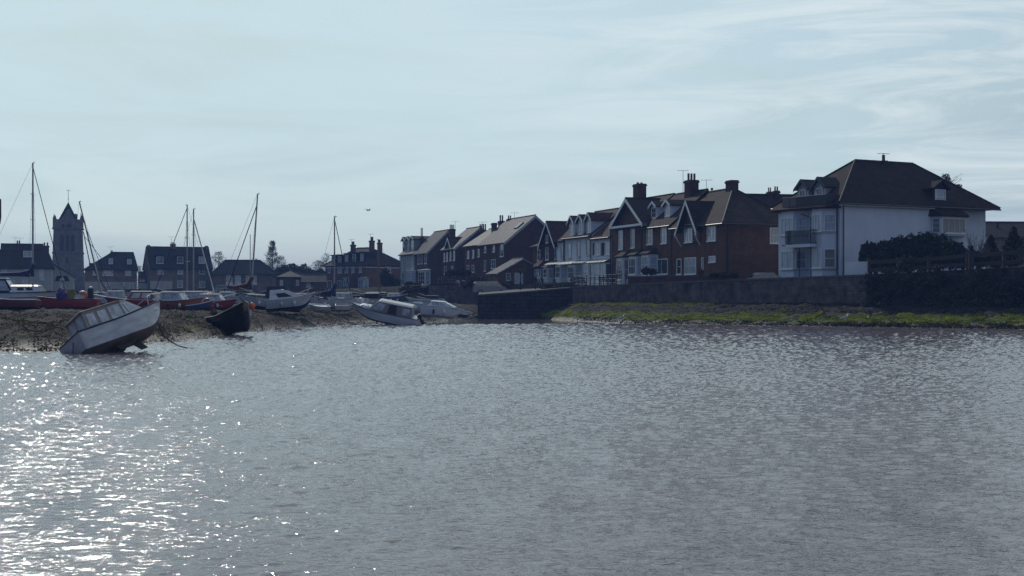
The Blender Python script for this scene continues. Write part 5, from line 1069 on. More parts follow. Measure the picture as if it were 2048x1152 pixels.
# --- black boat
b = Boat('black_launch', 'black hulled wooden launch with a varnished rail, tipped on the seaweed bank', 470, 90, .10, -58, 4, 13, 5.4, 1.75, 1.35, BLK, BLK, open_=True, strake=GOLD, tw=.75, bow=1.4, stem=.06, full=.5, deck=GOLD)
MB().box(-2.1, -1.5, -.5, .5, 1.0, 1.12).build('stern_seat', GOLD, b.e); MB().hexa([(.9, -.6, 1.42), (1.9, -.4, 1.6), (1.9, .4, 1.6), (.9, .6, 1.42)], [(.9, -.6, 1.5), (1.9, -.4, 1.7), (1.9, .4, 1.7), (.9, .6, 1.5)]).build('foredeck', GOLD, b.e)
b.line([(-.9, .1, 1.2), (1.2, .35, 1.85)], .03, CHROME, 'oar'); b.motor(1.3, 50)
MB().tube([(-2.3, -.72, 1.0), (-2.3, -.75, .55)], .13, 10).build('stern_fender', FEND, b.e, smooth=True)
p = at(504.5, 88, zpy(612.5, 88)); e = thing('fender', 'large round orange fender hanging at the bow of the black launch', 'fender', p); MB().ball((0, 0, 0), .19, .19, .24, 12, 9).build('float', FEND, e, smooth=True); MB().tube([(0, 0, .2), (-.25, .2, .45)], .02, 4).build('rope', ROPE, e)
p = at(498.5, 88.6, zpy(625, 88.6)); e = thing('fender', 'pale cylindrical fender hanging under the orange one on the black launch', 'fender', p); MB().tube([(0, 0, -.28), (0, 0, -.22), (0, 0, .3), (0, 0, .36)], .13, 10).build('float', WH2, e, smooth=True); MB().tube([(0, 0, .3), (-.1, .1, .6)], .02, 4).build('rope', ROPE, e)
# --- grey rib like cruiser at the water edge, centre
b = Boat('motor_cruiser', 'pale grey motor cruiser with a cream canopy, bow raised on the central mud edge', 766, 124, .20, 176, 10.5, -10, 6.0, 2.15, 1.02, WH, FOUL, strake=NAVY, tw=.92, bow=1.3, stem=.3, full=.5)
b.cabin(-1.2, 1.35, -1.1, .55, 1.04, .86, .82, .66, CANV, wins=((.55, .92, .2, .88),), wm=CLEAR, front=True)
b.cabin(-2.5, -1.2, -2.4, -1.1, .98, .92, .84, .66, CANV, name='canopy', wins=((.12, .62, .2, .8),), wm=CLEAR, roofm=CANVW, front=False, back=True, wname='canopy_window'); MB().hexa([(-2.5, -.74, 1.90), (.6, -.68, 1.91), (.6, .68, 1.91), (-2.5, .74, 1.90)], [(-2.4, -.5, 2.0), (.4, -.45, 2.02), (.4, .45, 2.02), (-2.4, .5, 2.0)]).build('canopy_roof', CANVW, b.e)
MB().hexa([(-1.15, -.86, 1.1), (-.35, -.85, 1.1), (-.35, -.80, 1.1), (-1.15, -.80, 1.1)], [(-1.1, -.72, 1.82), (-.5, -.72, 1.82), (-.5, -.66, 1.82), (-1.1, -.66, 1.82)]).build('side_opening', mat('dark_maroon_canvas', (.030, .010, .014), .8, .3, 4), b.e); MB().hexa([(-1.15, .80, 1.1), (-.35, .80, 1.1), (-.35, .86, 1.1), (-1.15, .86, 1.1)], [(-1.1, .66, 1.82), (-.5, .66, 1.82), (-.5, .72, 1.82), (-1.1, .72, 1.82)]).build('side_opening', mat('dark_maroon_canvas', (.030, .010, .014), .8, .3, 4), b.e)
b.cabin(1.2, 2.3, 1.25, 2.0, 1.12, .18, .6, .5, WH, name='foredeck_trunk', front=False)
b.line([(1.3, .75, 1.2), (1.4, .7, 1.5), (2.5, .3, 1.7), (2.75, 0, 1.75), (2.5, -.3, 1.7), (1.4, -.7, 1.5), (1.3, -.75, 1.2)], .022, CHROME, 'pulpit'); b.motor(.9, 35)
MB().ball((2.2, 0, 1.62), .24, .24, .22, 10, 7).build('mooring_buoy', WH, b.e, smooth=True)
b.line([(-3.0, .6, .45), (-2.7, .75, .95)], .05, CHROME, 'ladder')
# --- yacht at the left edge
b = Boat('sailing_yacht', 'white sailing yacht with blue stripes and a blue sail cover at the left edge', 38, 133, 1.2, 3, 0, 0, 8.6, 2.7, 1.62, WH, FOUL, strake=NAVC, bow=1.12, tw=.6, group='sailing yachts aground', stem=.3)
b.cabin(-.6, 2.5, -.45, 1.9, 1.64, .62, .95, .75, WH, wins=((.22, .44, .35, .75), (.52, .74, .35, .75)), wm=BLACK, roofm=WH, front=True)
b.cabin(-2.7, -.25, -2.4, -1.1, 1.64, 1.3, 1.0, .7, NAVC, name='spray_hood', wins=((.06, .40, .15, .88), (.5, .9, .15, .85)), wm=CLEAR, roofm=CANVW, front=True)
b.line([(-4.25, -.86, 1.2), (0, -1.36, 1.16), (3.5, -.74, 1.28)], .03, NAVC, 'stripe')
b.mast(1.28, zpy(325, 133) - 1.25, 1.9, .10, .0, (.55, .75), 4.1, CANVB, boomz=1.35)
for x_ in (2.6, 3.4, 4.1): b.line([(x_, -.55 + (x_ - 2.6) * .25, 1.65), (x_, -.55 + (x_ - 2.6) * .25, 2.2)], .02, CHROME, 'stanchion')
b.line([(2.6, -.55, 2.18), (4.1, -.15, 2.25), (4.4, 0, 2.25)], .016, CHROME, 'lifeline')
e = thing('flag', 'narrow black flag hanging high at the left frame edge', 'flag', at(-4, 132, 0)); MB().prism([(-.25, 0, zpy(398, 132)), (.30, 0, zpy(398, 132)), (.31, 0, zpy(435, 132)), (.22, 0, zpy(448, 132)), (-.25, 0, zpy(441, 132))], (0, .03, 0)).build('cloth', BLACK, e); MB().tube([(-.27, 0, 2.0), (-.27, 0, zpy(394, 132))], .035, 6).build('staff', CHROME, e)
# --- dark dinghy, red boats, etc.
b = Boat('rowing_boat', 'dark hulled rowing boat with a pale rim lying low at the left edge', 22, 112, 1.38, 184, 0, 4, 4.2, 1.5, .78, DRED, BLK, open_=True, strake=WH2, group='boats aground on the harbour mud')
b = Boat('red_boat', 'long red open workboat with a purple bundle and an olive tarp in it', 134, 118, 1.30, 181, 0, 3, 5.2, 1.8, .92, RED, DRED, open_=True, strake=DRED, bow=1.3, tw=.7, stem=.2)
MB().box(-.6, .3, -.5, .5, .75, .95).build('console', WH2, b.e); b.cabin(-1.6, -.6, -1.5, -.75, .6, .65, .5, .42, WH2, front=True)
T_ = MB().ball((0, 0, .62), .42, .4, .62, 22, 16)
T_.v = [v * 1.0 + v.normalized() * .22 * noise.noise(v * 3.5) + Vector((.1, 0, .1)) * noise.noise(v * 7) for v in T_.v]
e = T_.build('tarp_bundle', PURP, None, smooth=False); e.location = at(123, 117.4, 1.95); tag(e, 'purple crumpled cover bundled in the middle of the long red workboat', 'cover')
e = MB().add([(-.8, -.4, .6), (.6, -.4, .7), (.6, .4, .7), (-.8, .4, .6), (-.5, 0, 1.55), (.35, 0, 1.6)], [(0, 3, 2, 1), (0, 1, 5, 4), (1, 2, 5), (2, 3, 4, 5), (3, 0, 4)]).build('tarp', OLIV); e.location = at(141, 118, 1.45); tag(e, 'olive brown tarpaulin slung over the red workboat', 'tarpaulin')
e = thing('life_jacket_pile', 'orange life jackets heaped on the stern of the red workboat', 'life jackets', at(168, 118, 2.3)); MB().ball((0, 0, .28), .36, .3, .3, 10, 6).ball((-.25, .1, .5), .22, .2, .14, 8, 5).build('jacket', FEND, e, smooth=True); MB().ball((-.05, -.12, .55), .28, .2, .1, 8, 5).build('reflective_strip', WH, e, smooth=True)
e = thing('outboard_motor', 'dark covered outboard motor with a white cap tilted up behind the life jackets', 'outboard motor', at(181, 118.4, 2.2)); MB().hexa([(-.3, -.2, .1), (.25, -.2, .1), (.25, .2, .1), (-.3, .2, .1)], [(-.15, -.15, .95), (.2, -.15, .95), (.2, .15, .95), (-.15, .15, .95)]).build('cowl', NAVC, e, smooth=False); MB().ball((.03, 0, 1.0), .18, .16, .12, 8, 5).build('cap', WH, e, smooth=True); MB().box(.2, .9, -.05, .05, .05, .13).build('handle', WH2, e)

def small(name, label, px, D, yaw, L, B, Hh, top, py=620.5, roll=0, pitch=0, cab=None, canvas=None, low=None, strake=None, open_=False, z=None, deck=None, win=GLASS, roofm=None, **k):
    roofm = roofm or mat('cabin_top', (.30, .31, .32), .8, .2, 3, spec=.2); Hh *= .97
    zb = zpy(py, D) if z is None else z
    b = Boat(name, label, px, D, zb, yaw, pitch, roll, L, B, Hh, top, low, strake=strake, open_=open_, deck=deck, **k)
    if cab: x0, x1, h_ = cab; h_ *= .66; b.cabin(x0, x1, x0 + .1, x1 - h_ * .7, Hh, h_, B * .38, B * .31, canvas or WH2, wins=((.08, .44, .25, .85), (.52, .85, .25, .85)), wm=win, roofm=roofm, front=True, back=True)
    if not open_ and L > 2.5:
        q = B * .36; zt = Hh * b.bow; b.line([(L * .2, q, Hh * 1.02), (L * .22, q * .95, Hh + .38), (L * .46, q * .25, zt + .36), (L * .47, 0, zt + .36), (L * .46, -q * .25, zt + .36), (L * .22, -q * .95, Hh + .38), (L * .2, -q, Hh * 1.02)], .02, CHROME, 'bow_rail'); sd_ = -1 if abs(((yaw + 180) % 360) - 180) < 90 else 1
        for f_ in (-.15, .12): MB().tube([(L * f_, sd_ * (B * .5 + .09), Hh * .35), (L * f_, sd_ * (B * .5 + .09), Hh * .75)], .09, 8).build('fender', random.choice((WH2, NAVC, WH)), b.e, smooth=True)
        b.line([(-L * .35, B * .3, Hh), (-L * .38, B * .3, Hh + random.uniform(1.0, 1.9))], .014, WIRE, 'aerial')
    if zb < 1.9: b.line([(L * .49, 0, Hh * 1.1), (L * .62, .15, Hh * .45), (L * .8, .3, .05)], .02, ROPE, 'bow_rope')
    return b
small('red_cruiser', 'red hulled cruiser with a white topped wheelhouse behind the heeled white one', 274, 113, 196, 5.0, 1.9, .85, RED, 621, cab=(-1.2, .9, 1.0), canvas=DRED, win=CLEAR, low=DRED)
b = small('red_cruiser', 'dark red boat with a white foredeck whose bow shows right of the heeled cruiser', 318, 116, -12, 4.6, 1.8, .95, DRED, 621, cab=(-1.4, .2, .6), deck=WH, strake=WH)
small('orange_boat', 'orange hulled boat with a white cabin and awning', 361, 111, -18, 3.9, 1.6, .75, ORG, 621, cab=(-1.5, .55, 1.05), canvas=CANVW, win=CLEAR, strake=DRED, low=ORG)
small('white_cruiser', 'white cruiser with a flat roof behind the orange boat', 393, 124, -10, 3.4, 1.8, .9, WH, 619, cab=(-1.4, 1.2, 1.0), win=CLEAR)
small('rowing_boat', 'small slate blue dinghy with a white rim between the orange and red boats', 402, 110, 14, 2.1, 1.1, .5, BLU, 620, open_=True, strake=WH, pitch=8)
small('red_cruiser', 'red boat with a white windscreen cabin left of the black launch', 432, 114, -6, 3.4, 1.6, .72, RED, 620.5, cab=(-1.3, .7, .85), win=CLEAR, low=DRED)
e = thing('life_raft', 'crumpled dark red inflatable leaning on the red windscreen boat', 'inflatable', at(415, 111, zpy(620, 111))); MB().tube([(.25 * math.cos(a) * 1.3, .1, .42 + .38 * math.sin(a)) for a in np.linspace(0, 6.28, 15)], .16, 8).build('tube', RED, e, smooth=True); MB().tube([(0, .05, .1), (0, .05, .75)], .14, 7).build('floor', DRED, e, smooth=True)
# white sailing boat with blue cover and boats beyond
b = small('motor_sailer', 'white motor sailer with a navy canvas tent over its cockpit', 536, 121, 184, 5.4, 2.1, 1.05, WH2, 620.5, cab=(.1, 1.9, .32), strake=NAVC)
b.cabin(-1.9, .3, -1.5, .1, 1.05, 1.0, .9, .45, NAVC, name='cockpit_tent', front=False); b.e.rotation_euler = (0, R(-4), R(184))
b = small('sailing_yacht', 'yacht with a tall raked mast and a dark red sail cover behind the black launch', 490, 135, 3, 5.6, 2.0, 1.1, WH2, 616, cab=(-1, 1, .4)); b.mast(.57, zpy(388, 135) - 1.4, 1.3, .085, .62, (.35,), 2.1, CANVR, boomz=.55, fore=False); b.line([(.57 + .55, 0, zpy(410, 135) - 1.4), (-1.65, 0, 1.9)], .045, NAVC, 'topping_lift')
b = small('sports_cruiser', 'white and navy sports cruiser with a swept cabin, bow to the right', 582, 117, 2, 3.9, 1.9, 1.0, WH2, 620.5, low=NAVY, strake=WH, pitch=5)
b.cabin(-1.6, 1.3, -1.5, -.6, 1.0, .78, .75, .6, WH, wins=((.28, .72, .15, .6),), wm=BLACK, front=True); b.line([(1.4, .3, 1.2), (1.6, .25, 1.6), (1.9, 0, 1.7), (1.6, -.25, 1.6), (1.4, -.3, 1.2)], .02, CHROME, 'pulpit')
# yachts with the pair of masts
b = small('sailing_yacht', 'yacht with the left mast of the close pair, moored beyond the orange boat', 367, 148, 172, 6.4, 2.1, 1.1, WH2, 611, cab=(-1.2, 1.2, .45)); b.mast(-.4, zpy(411, 148) - 1.55, 1.4, .085, 0, (.62, .35), 0, None)
b = small('sailing_yacht', 'yacht with the right mast of the close pair and a pale forestay', 398, 144, -4, 6.0, 2.1, 1.1, WH, 611, cab=(-1.2, 1.2, .5)); b.mast(-.55, zpy(419, 144) - 1.55, 1.4, .085, 0, (.68,), 0, None, fore=False); b.line([(-.5, 0, zpy(440, 144) - 1.6), (1.6, 0, 1.2)], .06, WH, 'forestay')
# leaning mast boat on the left
b = small('sailing_yacht', 'grey yacht lying over with a raked mast in front of the church tower', 196, 150, 8, 6.6, 2.1, 1.1, WH2, 611, cab=(-1.2, 1.2, .45)); b.mast(.45, zpy(404, 150) - 1.55, 1.4, .09, -2.35, (.55,), 0, None, fore=False)
b.line([(-1.8, 0, 9.7), (1.4, 0, 1.3)], .03, NAVC, 'forestay'); b.line([(-1.5, 0, 7.8), (-.9, .2, 4.6), (1.0, 0, 1.3)], .055, NAVC, 'furled_sail'); b.line([(-1.3, 0, 7.2), (3.2, 0, 1.2)], .03, WIRE, 'topping_lift')
# dinghies and tenders around the blue cover
small('tender', 'small white dinghy lowest of the cluster left of the blue sail cover', 638, 122, 200, 1.75, 1.0, .46, WH2, 620.5, z=zpy(621.5, 122), strake=WH, roll=-12, deck=WH, low=WH2)
small('tender', 'tiny white dinghy wedged against the sports cruiser bow', 622, 124, 160, 1.3, .9, .4, WH, 619, strake=WH, deck=WH, low=WH2)
b = small('sailing_yacht', 'white day boat with a tall mast and a blue stowed sail, middle of the harbour', 664, 130, 2, 3.6, 1.7, .85, WH2, 618.5, cab=(.2, 1.2, .25), low=WH2); b.mast(.23, zpy(433, 130) - 1.35, 1.0, .075, 0, (.5,), 1.3, CANVB, boomz=.25)
small('white_cruiser', 'small white boat with a glazed wheelhouse behind the day boat', 684, 138, 178, 3.0, 1.6, .8, WH, 613, cab=(-1.0, .9, .75), win=CLEAR)
small('tender', 'white dinghy with a dark cover under the bow of the grey motor cruiser', 691, 124, 10, 1.7, 1.0, .5, WH, 621, strake=WH, deck=NAVC, roll=10, low=WH2)
small('tender', 'white flat dinghy nearest the left side of the grey motor cruiser', 678, 131, 185, 1.6, 1.0, .4, WH, 615, strake=WH, deck=WH, low=WH2)
small('blue_boat', 'small boat with a navy cabin and white roof behind the grey motor cruiser', 741, 142, 178, 2.6, 1.5, .8, WH2, 614, cab=(-.9, .9, .85), canvas=NAVC, win=NAVC)
small('speedboat', 'little blue and white speedboat whose windscreen shows above the cream canopy', 789, 150, 5, 2.6, 1.5, .9, BLU, 610, cab=(-.8, .7, .5), win=CLEAR, canvas=WH)
# gaff mast boat (brown mast)
b = small('gaff_boat', 'old working boat with a thick reddish brown mast before the long brick house', 752, 160, 178, 6.0, 2.1, 1.1, BLK, 609, cab=(-1.2, 1.2, .4), canvas=GOLD); b.mast(-.3, zpy(480, 160) - 1.6, 1.2, .13, 0, (), 0, None, m=paint('brown_mast', (.13, .05, .035)), fore=False)
# more small craft packed behind the dinghies
small('day_boat', 'small white open cockpit boat just left of the blue stowed sail', 646, 136, 174, 2.6, 1.3, .7, WH, 615.5, cab=(.0, .8, .4), low=WH2)
small('white_cruiser', 'low white cabin boat tucked behind the sports cruiser bow', 608, 134, 4, 2.9, 1.4, .8, WH2, 614, cab=(-.9, .5, .7), win=CLEAR)
small('speedboat', 'white speedboat with a navy cover right of the day boat mast', 706, 140, 176, 2.8, 1.4, .75, WH, 612.5, cab=(-.8, .5, .5), canvas=NAVC, roofm=NAVC, win=NAVC)
small('tender', 'white dinghy lying between the red windscreen boat and the white motor sailer', 464, 116, 8, 2.2, 1.1, .5, WH, 619.5, strake=NAVC, deck=WH, low=WH2)
small('day_boat', 'white day boat with a dark red cover behind the orange boat stern', 336, 126, 178, 3.2, 1.5, .85, WH2, 616, cab=(-.9, .7, .6), canvas=CANVR, roofm=CANVR, win=CANVR)
small('white_cruiser', 'white cabin boat behind the yacht with the dark red sail cover', 450, 142, 176, 3.4, 1.5, .85, WH, 612, cab=(-1.0, .8, .8), win=CLEAR)
small('white_cruiser', 'white wheelhouse boat beyond the red wheelhouse cruiser', 226, 140, 182, 3.6, 1.6, .9, WH, 612.5, cab=(-1.1, .8, .9), win=CLEAR)
small('day_boat', 'pale boat with a blue cover behind the speedboat with curved windscreen', 862, 150, 178, 2.8, 1.4, .8, WH2, 613, cab=(-.8, .7, .5), canvas=CANVB, roofm=CANVB, win=CANVB)
# right group
b = small('day_boat', 'white day boat with a blue stripe, bow pointing left, beside the white speedboat', 840, 134, 183, 3.0, 1.5, .85, WH, 626, low=WH, strake=BLU, deck=WH); b.cabin(-.3, .9, -.2, .5, .85, .22, .45, .35, WH, front=False)
b = small('speedboat', 'white speedboat with a curved windscreen covered deck, bow pointing right', 884, 133, -14, 3.9, 1.75, 1.15, WH, 637, low=WH2, strake=WH2, pitch=-4, bow=.86)
b.cabin(-1.3, 1.2, -1.0, .2, 1.14, .42, .66, .5, WH, wins=((.15, .5, .2, .82), (.55, .82, .2, .78)), wm=CLEAR, roofm=WH, front=True)
small('speedboat', 'low green and white boat hidden behind the blue striped day boat', 838, 145, 180, 2.4, 1.5, .9, GRN, 617, deck=WH)
b = small('rowing_boat', 'small pale blue dinghy tipped on the mud right of the white speedboat', 922, 138, -20, 1.9, 1.0, .45, GRN, 634, open_=True, strake=WH, roll=-25, pitch=-6)
# short lone masts
for (px, D, p0, p1, dx, lab) in ((805, 170, 596, 575, .7, 'short leaning pole standing on the mud beside the timber piling'), (500.5, 175, 600, 470, 0, 'tall thin bare pole behind the white motor sailer')):
    e = thing('mooring_pole', lab, 'pole', at(px, D, zpy(p0, D) - .5)); hh = zpy(p1, D) - zpy(p0, D) + .5; MB().tube([(0, 0, -.3), (dx, 0, hh)], .06, 7, .045).build('shaft', CHROME if dx == 0 else TIMB, e); MB().tube([(dx, 0, hh), (dx, 0, hh + .05)], .07, 7).build('cap', BLACK, e)
# mooring ropes
for pts, lab in (([(316, 648, 63), (328, 671, 63.6), (340, 682, 64.2), (355, 691, 64.8), (376, 696.5, 65.6), (392, 697, 66)], 'dark mooring rope running from the heeled cruiser bow down into the water'), ([(343, 664, 78), (349, 677, 75), (357, 686.5, 73)], 'short dark mooring line beside the longer rope off the heeled cruiser')):
    e = MB().tube([tuple(at(a, d, max(-.02, zpy(y, d)))) for a, y, d in pts], .035, 5, .025).build('mooring_rope', BARK); tag(e, lab, 'rope', 'mooring ropes')
# gulls
def gull(label, px, D, z, rz, flying=False, s_=1.0):
    e = thing('gull', label, 'gull', at(px, D, z), (0, 0, R(rz)), 'gulls'); FE = mat('gull_white', (.6, .6, .6), .7, .05, 5); FG = mat('gull_grey', (.2, .22, .25), .7, .1, 5)
    if flying:
        MB().tube([(-.25, 0, 0), (0, 0, .02), (.2, 0, .02), (.28, 0, .01)], .07, 7, .03).build('body', FE, e, smooth=True)
        for sg in (-1, 1): MB().add([(.1, sg * .04, .03), (-.1, sg * .04, .03), (-.08, sg * .35, .2), (.1, sg * .35, .2), (-.1, sg * .75, .1), (-.02, sg * .75, .1)], [(0, 1, 2, 3), (3, 2, 4, 5)]).build('wing', FG, e, recalc=False)
        return
    MB().tube([(-.25 * s_, 0, .16 * s_), (-.05, 0, .2 * s_), (.1 * s_, 0, .22 * s_), (.17 * s_, 0, .34 * s_)], .08 * s_, 8, .045 * s_).ball((.19 * s_, 0, .38 * s_), .06 * s_, .05 * s_, .05 * s_, 8, 6).tube([(.23 * s_, 0, .38 * s_), (.31 * s_, 0, .365 * s_)], .014, 5).tube([(0, .03, 0), (0, .03, .15)], .012, 4).tube([(0, -.03, 0), (0, -.03, .15)], .012, 4).build('body', FE, e, smooth=True)
    for sg in (-1, 1): MB().hexa([(-.32 * s_, sg * .04, .17 * s_), (.1 * s_, sg * .075, .17 * s_), (.1 * s_, sg * .095, .17 * s_), (-.32 * s_, sg * .06, .17 * s_)], [(-.3 * s_, sg * .03, .25 * s_), (.08 * s_, sg * .06, .28 * s_), (.08 * s_, sg * .08, .28 * s_), (-.3 * s_, sg * .05, .25 * s_)]).build('wing', FG, e)
gull('gull in flight, a speck in the pale sky above the far houses', 737, 180, zpy(421, 180), 40, True)
for px, lab in ((1243, 'white gull standing at the water edge left of the others on the green foreshore'), (1690, 'white gull at the water edge below the right end of the stone sea wall')):
    D = Ds(px) + 1.2; gull(lab, px, D, zmud(px, D) + .05, 20, False, 1.5)
# pale stones along the tide line
rg = random.Random(4)
for i in range(34):
    px = rg.choice([rg.uniform(1070, 1180), rg.uniform(1200, 2040), rg.uniform(1700, 2040)]); D = Ds(px) + rg.uniform(.3, 1.6); q = MB(); r_ = rg.uniform(.04, .10); q.ball((0, 0, 0), r_ * 1.4, r_, r_ * .6, 7, 5); o = q.build('stone', mat('pale_stone', (.32, .31, .30), .7, .25, 6), None, smooth=False); o.location = at(px, D, zmud(px, D) + .04); o.rotation_euler = (rg.random(), rg.random(), rg.random() * 6)
    tag(o, 'small pale stone lying along the tide line of the right foreshore', 'stone', 'pale stones on the foreshore')
# driftwood
for i, (px, D) in enumerate(((1755, 115.5), (1738, 115.0), (60, 66), (345, 78))):
    z = zmud_n(px, D); e = MB().tube([(-.45, 0, 0), (-.15, .1, .06), (.2, 0, .1), (.6, .2, .22 if i < 2 else .06)], .05, 6, .02).tube([(.15, 0, .1), (.35, .2, .26)], .03, 5, .02).build('driftwood', mat('bleached_wood', (.35, .33, .31), .8, .2, 5) if i < 2 else BARK); e.location = at(px, D, z + .06); e.rotation_euler = (0, 0, i * 1.3)
    tag(e, ['bleached driftwood branch on the foreshore below the ivy wall', 'shorter bleached branch crossing the first on the right foreshore', 'dark driftwood stick on the mud left of the heeled cruiser', 'dark branch on the mud between the heeled cruiser and the black launch'][i], 'driftwood')

# ------------------------------------------------------------------ plants
rg = random.Random(11)
# seaweed tufts on the foreshore and bank (uncountable)
def weed(name, n, f, size, m, seed):
    r_ = np.random.default_rng(seed); V = []
    k = 0
    while k < n:
        px, D, ok = f(r_)
        if not ok: continue
        x = (px - 1024) / F * D; z = zmud_n(px, D) if px > 1143 or px < 1000 else zfore(px, D); a = r_.uniform(0, 6.28); s_ = size * r_.uniform(.5, 1.4); dx, dy = math.cos(a) * s_, math.sin(a) * s_
        V += [(x - dx, D - dy, z + .01), (x + dx * .2 - dy * .4, D + dy * .2 + dx * .4, z + .02 + s_ * r_.uniform(.1, .5)), (x + dx, D + dy, z + .0), (x + dy * .4, D - dx * .4, z + s_ * r_.uniform(.0, .25))]; k += 1
    o = from_np(name, V, np.arange(4 * n).reshape(n, 4), m, smooth=False); o['kind'] = 'stuff'; return o
WEED = mat('green_weed', (.075, .092, .008), 1, .5, .8, col2=(.32, .38, .025), spec=.02, trans=.5); WEEDB = mat('brown_wrack', (.018, .014, .010), 1, .5, 1.5, col2=(.075, .056, .038), spec=.1, trans=.2)
def f1(r_):
    px = r_.uniform(1072, 2080); s, e = Ds(px), De(px) if px > 1143 else 159; D = s + (e - s) * r_.uniform(.04, 1); z = zmud(px, D) if px > 1143 else zfore(px, D)
    nz = noise.noise(Vector((px * .02, D * .3, 4))) + .8 * noise.noise(Vector((px * .07 + D * .4, D * .5, 2))); 
    return px, D, (.30 + .2 * nz < z < .98 + .4 * nz and r_.random() < .8 + nz * 1.3) or (px < 1430 and z > 1.55 + .1 * nz and D < De(px) - .1)
o = weed('green_seaweed', 46000, f1, .075, WEED, 2); tag(o, 'bright green weed in a band along the right foreshore', 'seaweed')
def f2(r_):
    px = r_.uniform(-150, 900); s = Ds(px); D = s + 1.0 + r_.random() ** 1.3 * 26; nz = noise.noise(Vector((px * .01 * D / 60, D * .12, 8))); return px, D, nz > .12 and (zmud(px, D) < 1.45)
o = weed('green_seaweed', 14000, f2, .06, mat('dull_green_weed', (.025, .026, .008), 1, .5, 1.5, col2=(.075, .072, .018), spec=.05, trans=.3), 3); tag(o, 'dull green weed patches on the left mud bank', 'seaweed')
def f3(r_):
    px = r_.uniform(-150, 900); s = Ds(px); D = s + .3 + r_.random() ** 1.2 * 34; nz = noise.noise(Vector((px * .014 * D / 60, D * .2, 18))); return px, D, (nz > -.02 and r_.random() < .7) or r_.random() < .12
o = weed('brown_seaweed', 30000, f3, .06, WEEDB, 5); tag(o, 'brown bladder wrack strewn over the left mud bank', 'seaweed')
def f4(r_):
    px = r_.uniform(1160, 2080); s, e = Ds(px), De(px); D = s + (e - s) * r_.uniform(.01, .98); z = zmud(px, D); return px, D, z < .42 or r_.random() < .25
o = weed('brown_seaweed', 22000, f4, .085, WEEDB, 6); tag(o, 'dark wrack at the foot of the right foreshore', 'seaweed')

# ivy and bramble over the right wall
C = []
for i in range(95):
    px = rg.uniform(1742, 2290); D = WALL(px); top = np.interp(px, [1733, 1850, 2048, 2300], [549, 543, 534, 524]); q = rg.random() ** .8; py = top + 1 + (611 - top) * q
    C.append((*(at(px, D - .15, zpy(py, D))), rg.uniform(.5, 1.4), rg.uniform(.15, .4), rg.uniform(.35, .9)))
e = leaves('climbing_ivy', C, 15000, .13, LEAFI, None, 8); e['kind'] = 'stuff'; tag(e, 'dense ivy and bramble hanging over the dark wall at the right', 'ivy')
C = []
for i in range(26): px = rg.uniform(1735, 2290); D = WALL(px); C.append((*(at(px, D - .3, zpy(606, D))), .9, .4, .35))
e = leaves('bramble', C, 3500, .12, LEAFM, None, 9); e['kind'] = 'stuff'; tag(e, 'low green plants growing at the foot of the dark right wall', 'plants')
def hedge_b(lst): return lst
# big dark shrubs against the white house
def shrub(label, px, D, pts, n, size=.14, m=LEAFD, seed=1, name='shrub', cat='shrub', group='shrubs in the white house garden'):
    o = at(px, D, 4.4); bl = []
    for (a, pyt, pyb, rr) in pts: q = at(a, D, 0) - o; zt_, zb_ = zpy(pyt, D) - 4.4, zpy(pyb, D) - 4.4; bl.append((q.x, rg.uniform(-.3, .3), (zt_ + zb_) / 2, rr, rr * .8, (zt_ - zb_) / 2))
    return bush(label, o.x, o.y, o.z, bl, n, size, m, seed, name, cat, group)
shrub('dark clipped shrub at the left end of the white house garden hedge', 1738, 123.5, [(1733, 485, 548, .6), (1745, 484, 548, .7), (1726, 490, 548, .35)], 4200)
shrub('broad dark green shrub spreading in front of the white side wall', 1790, 123, [(1765, 480, 546, 1.0), (1790, 474, 546, 1.1), (1812, 469, 546, 1.1)], 5200, seed=2)
shrub('tallest rounded evergreen in the white house garden', 1850, 122, [(1838, 465, 543, 1.1), (1858, 462, 543, 1.2), (1880, 468, 543, 1.0)], 5600, seed=3)
shrub('ragged evergreen shrub beneath the side bay window', 1912, 120, [(1900, 479, 540, .9), (1918, 484, 540, .8), (1936, 492, 538, .9), (1960, 505, 536, .9), (1990, 508, 534, 1.0), (2025, 505, 532, 1.0), (2060, 503, 530, 1.1)], 6500, seed=4)
shrub('ivy clad stump growing over the timber fence rail', 1811, 118.2, [(1805, 512, 544, .32), (1818, 513, 543, .38)], 1300, .11, LEAFM, 5, group=None)
def conifer(label, px, D, pyt, pyb, rad, seed):
    z0 = zpy(pyb, D); hh = zpy(pyt, D) - z0; e = thing('conifer', label, 'tree', at(px, D, z0), (0, 0, 0), 'small conifers at the right edge'); MB().tube([(0, 0, -.3), (0, 0, hh * .9)], .09, 6, .02).build('trunk', BARK, e)
    leaves('crown', [(rg.uniform(-.1, .1), 0, hh * t, rad * (1.1 - t), rad * (1.1 - t), hh * .16) for t in (.18, .32, .46, .6, .74, .88)], 1800, .11, LEAFD, e, seed)
conifer('narrow dark conifer standing left of the taller one at the right edge', 1981, 124, 470, 508, .75, 1); conifer('taller dark conifer at the right edge before the low roof', 2026, 120, 455, 505, 1.1, 2)
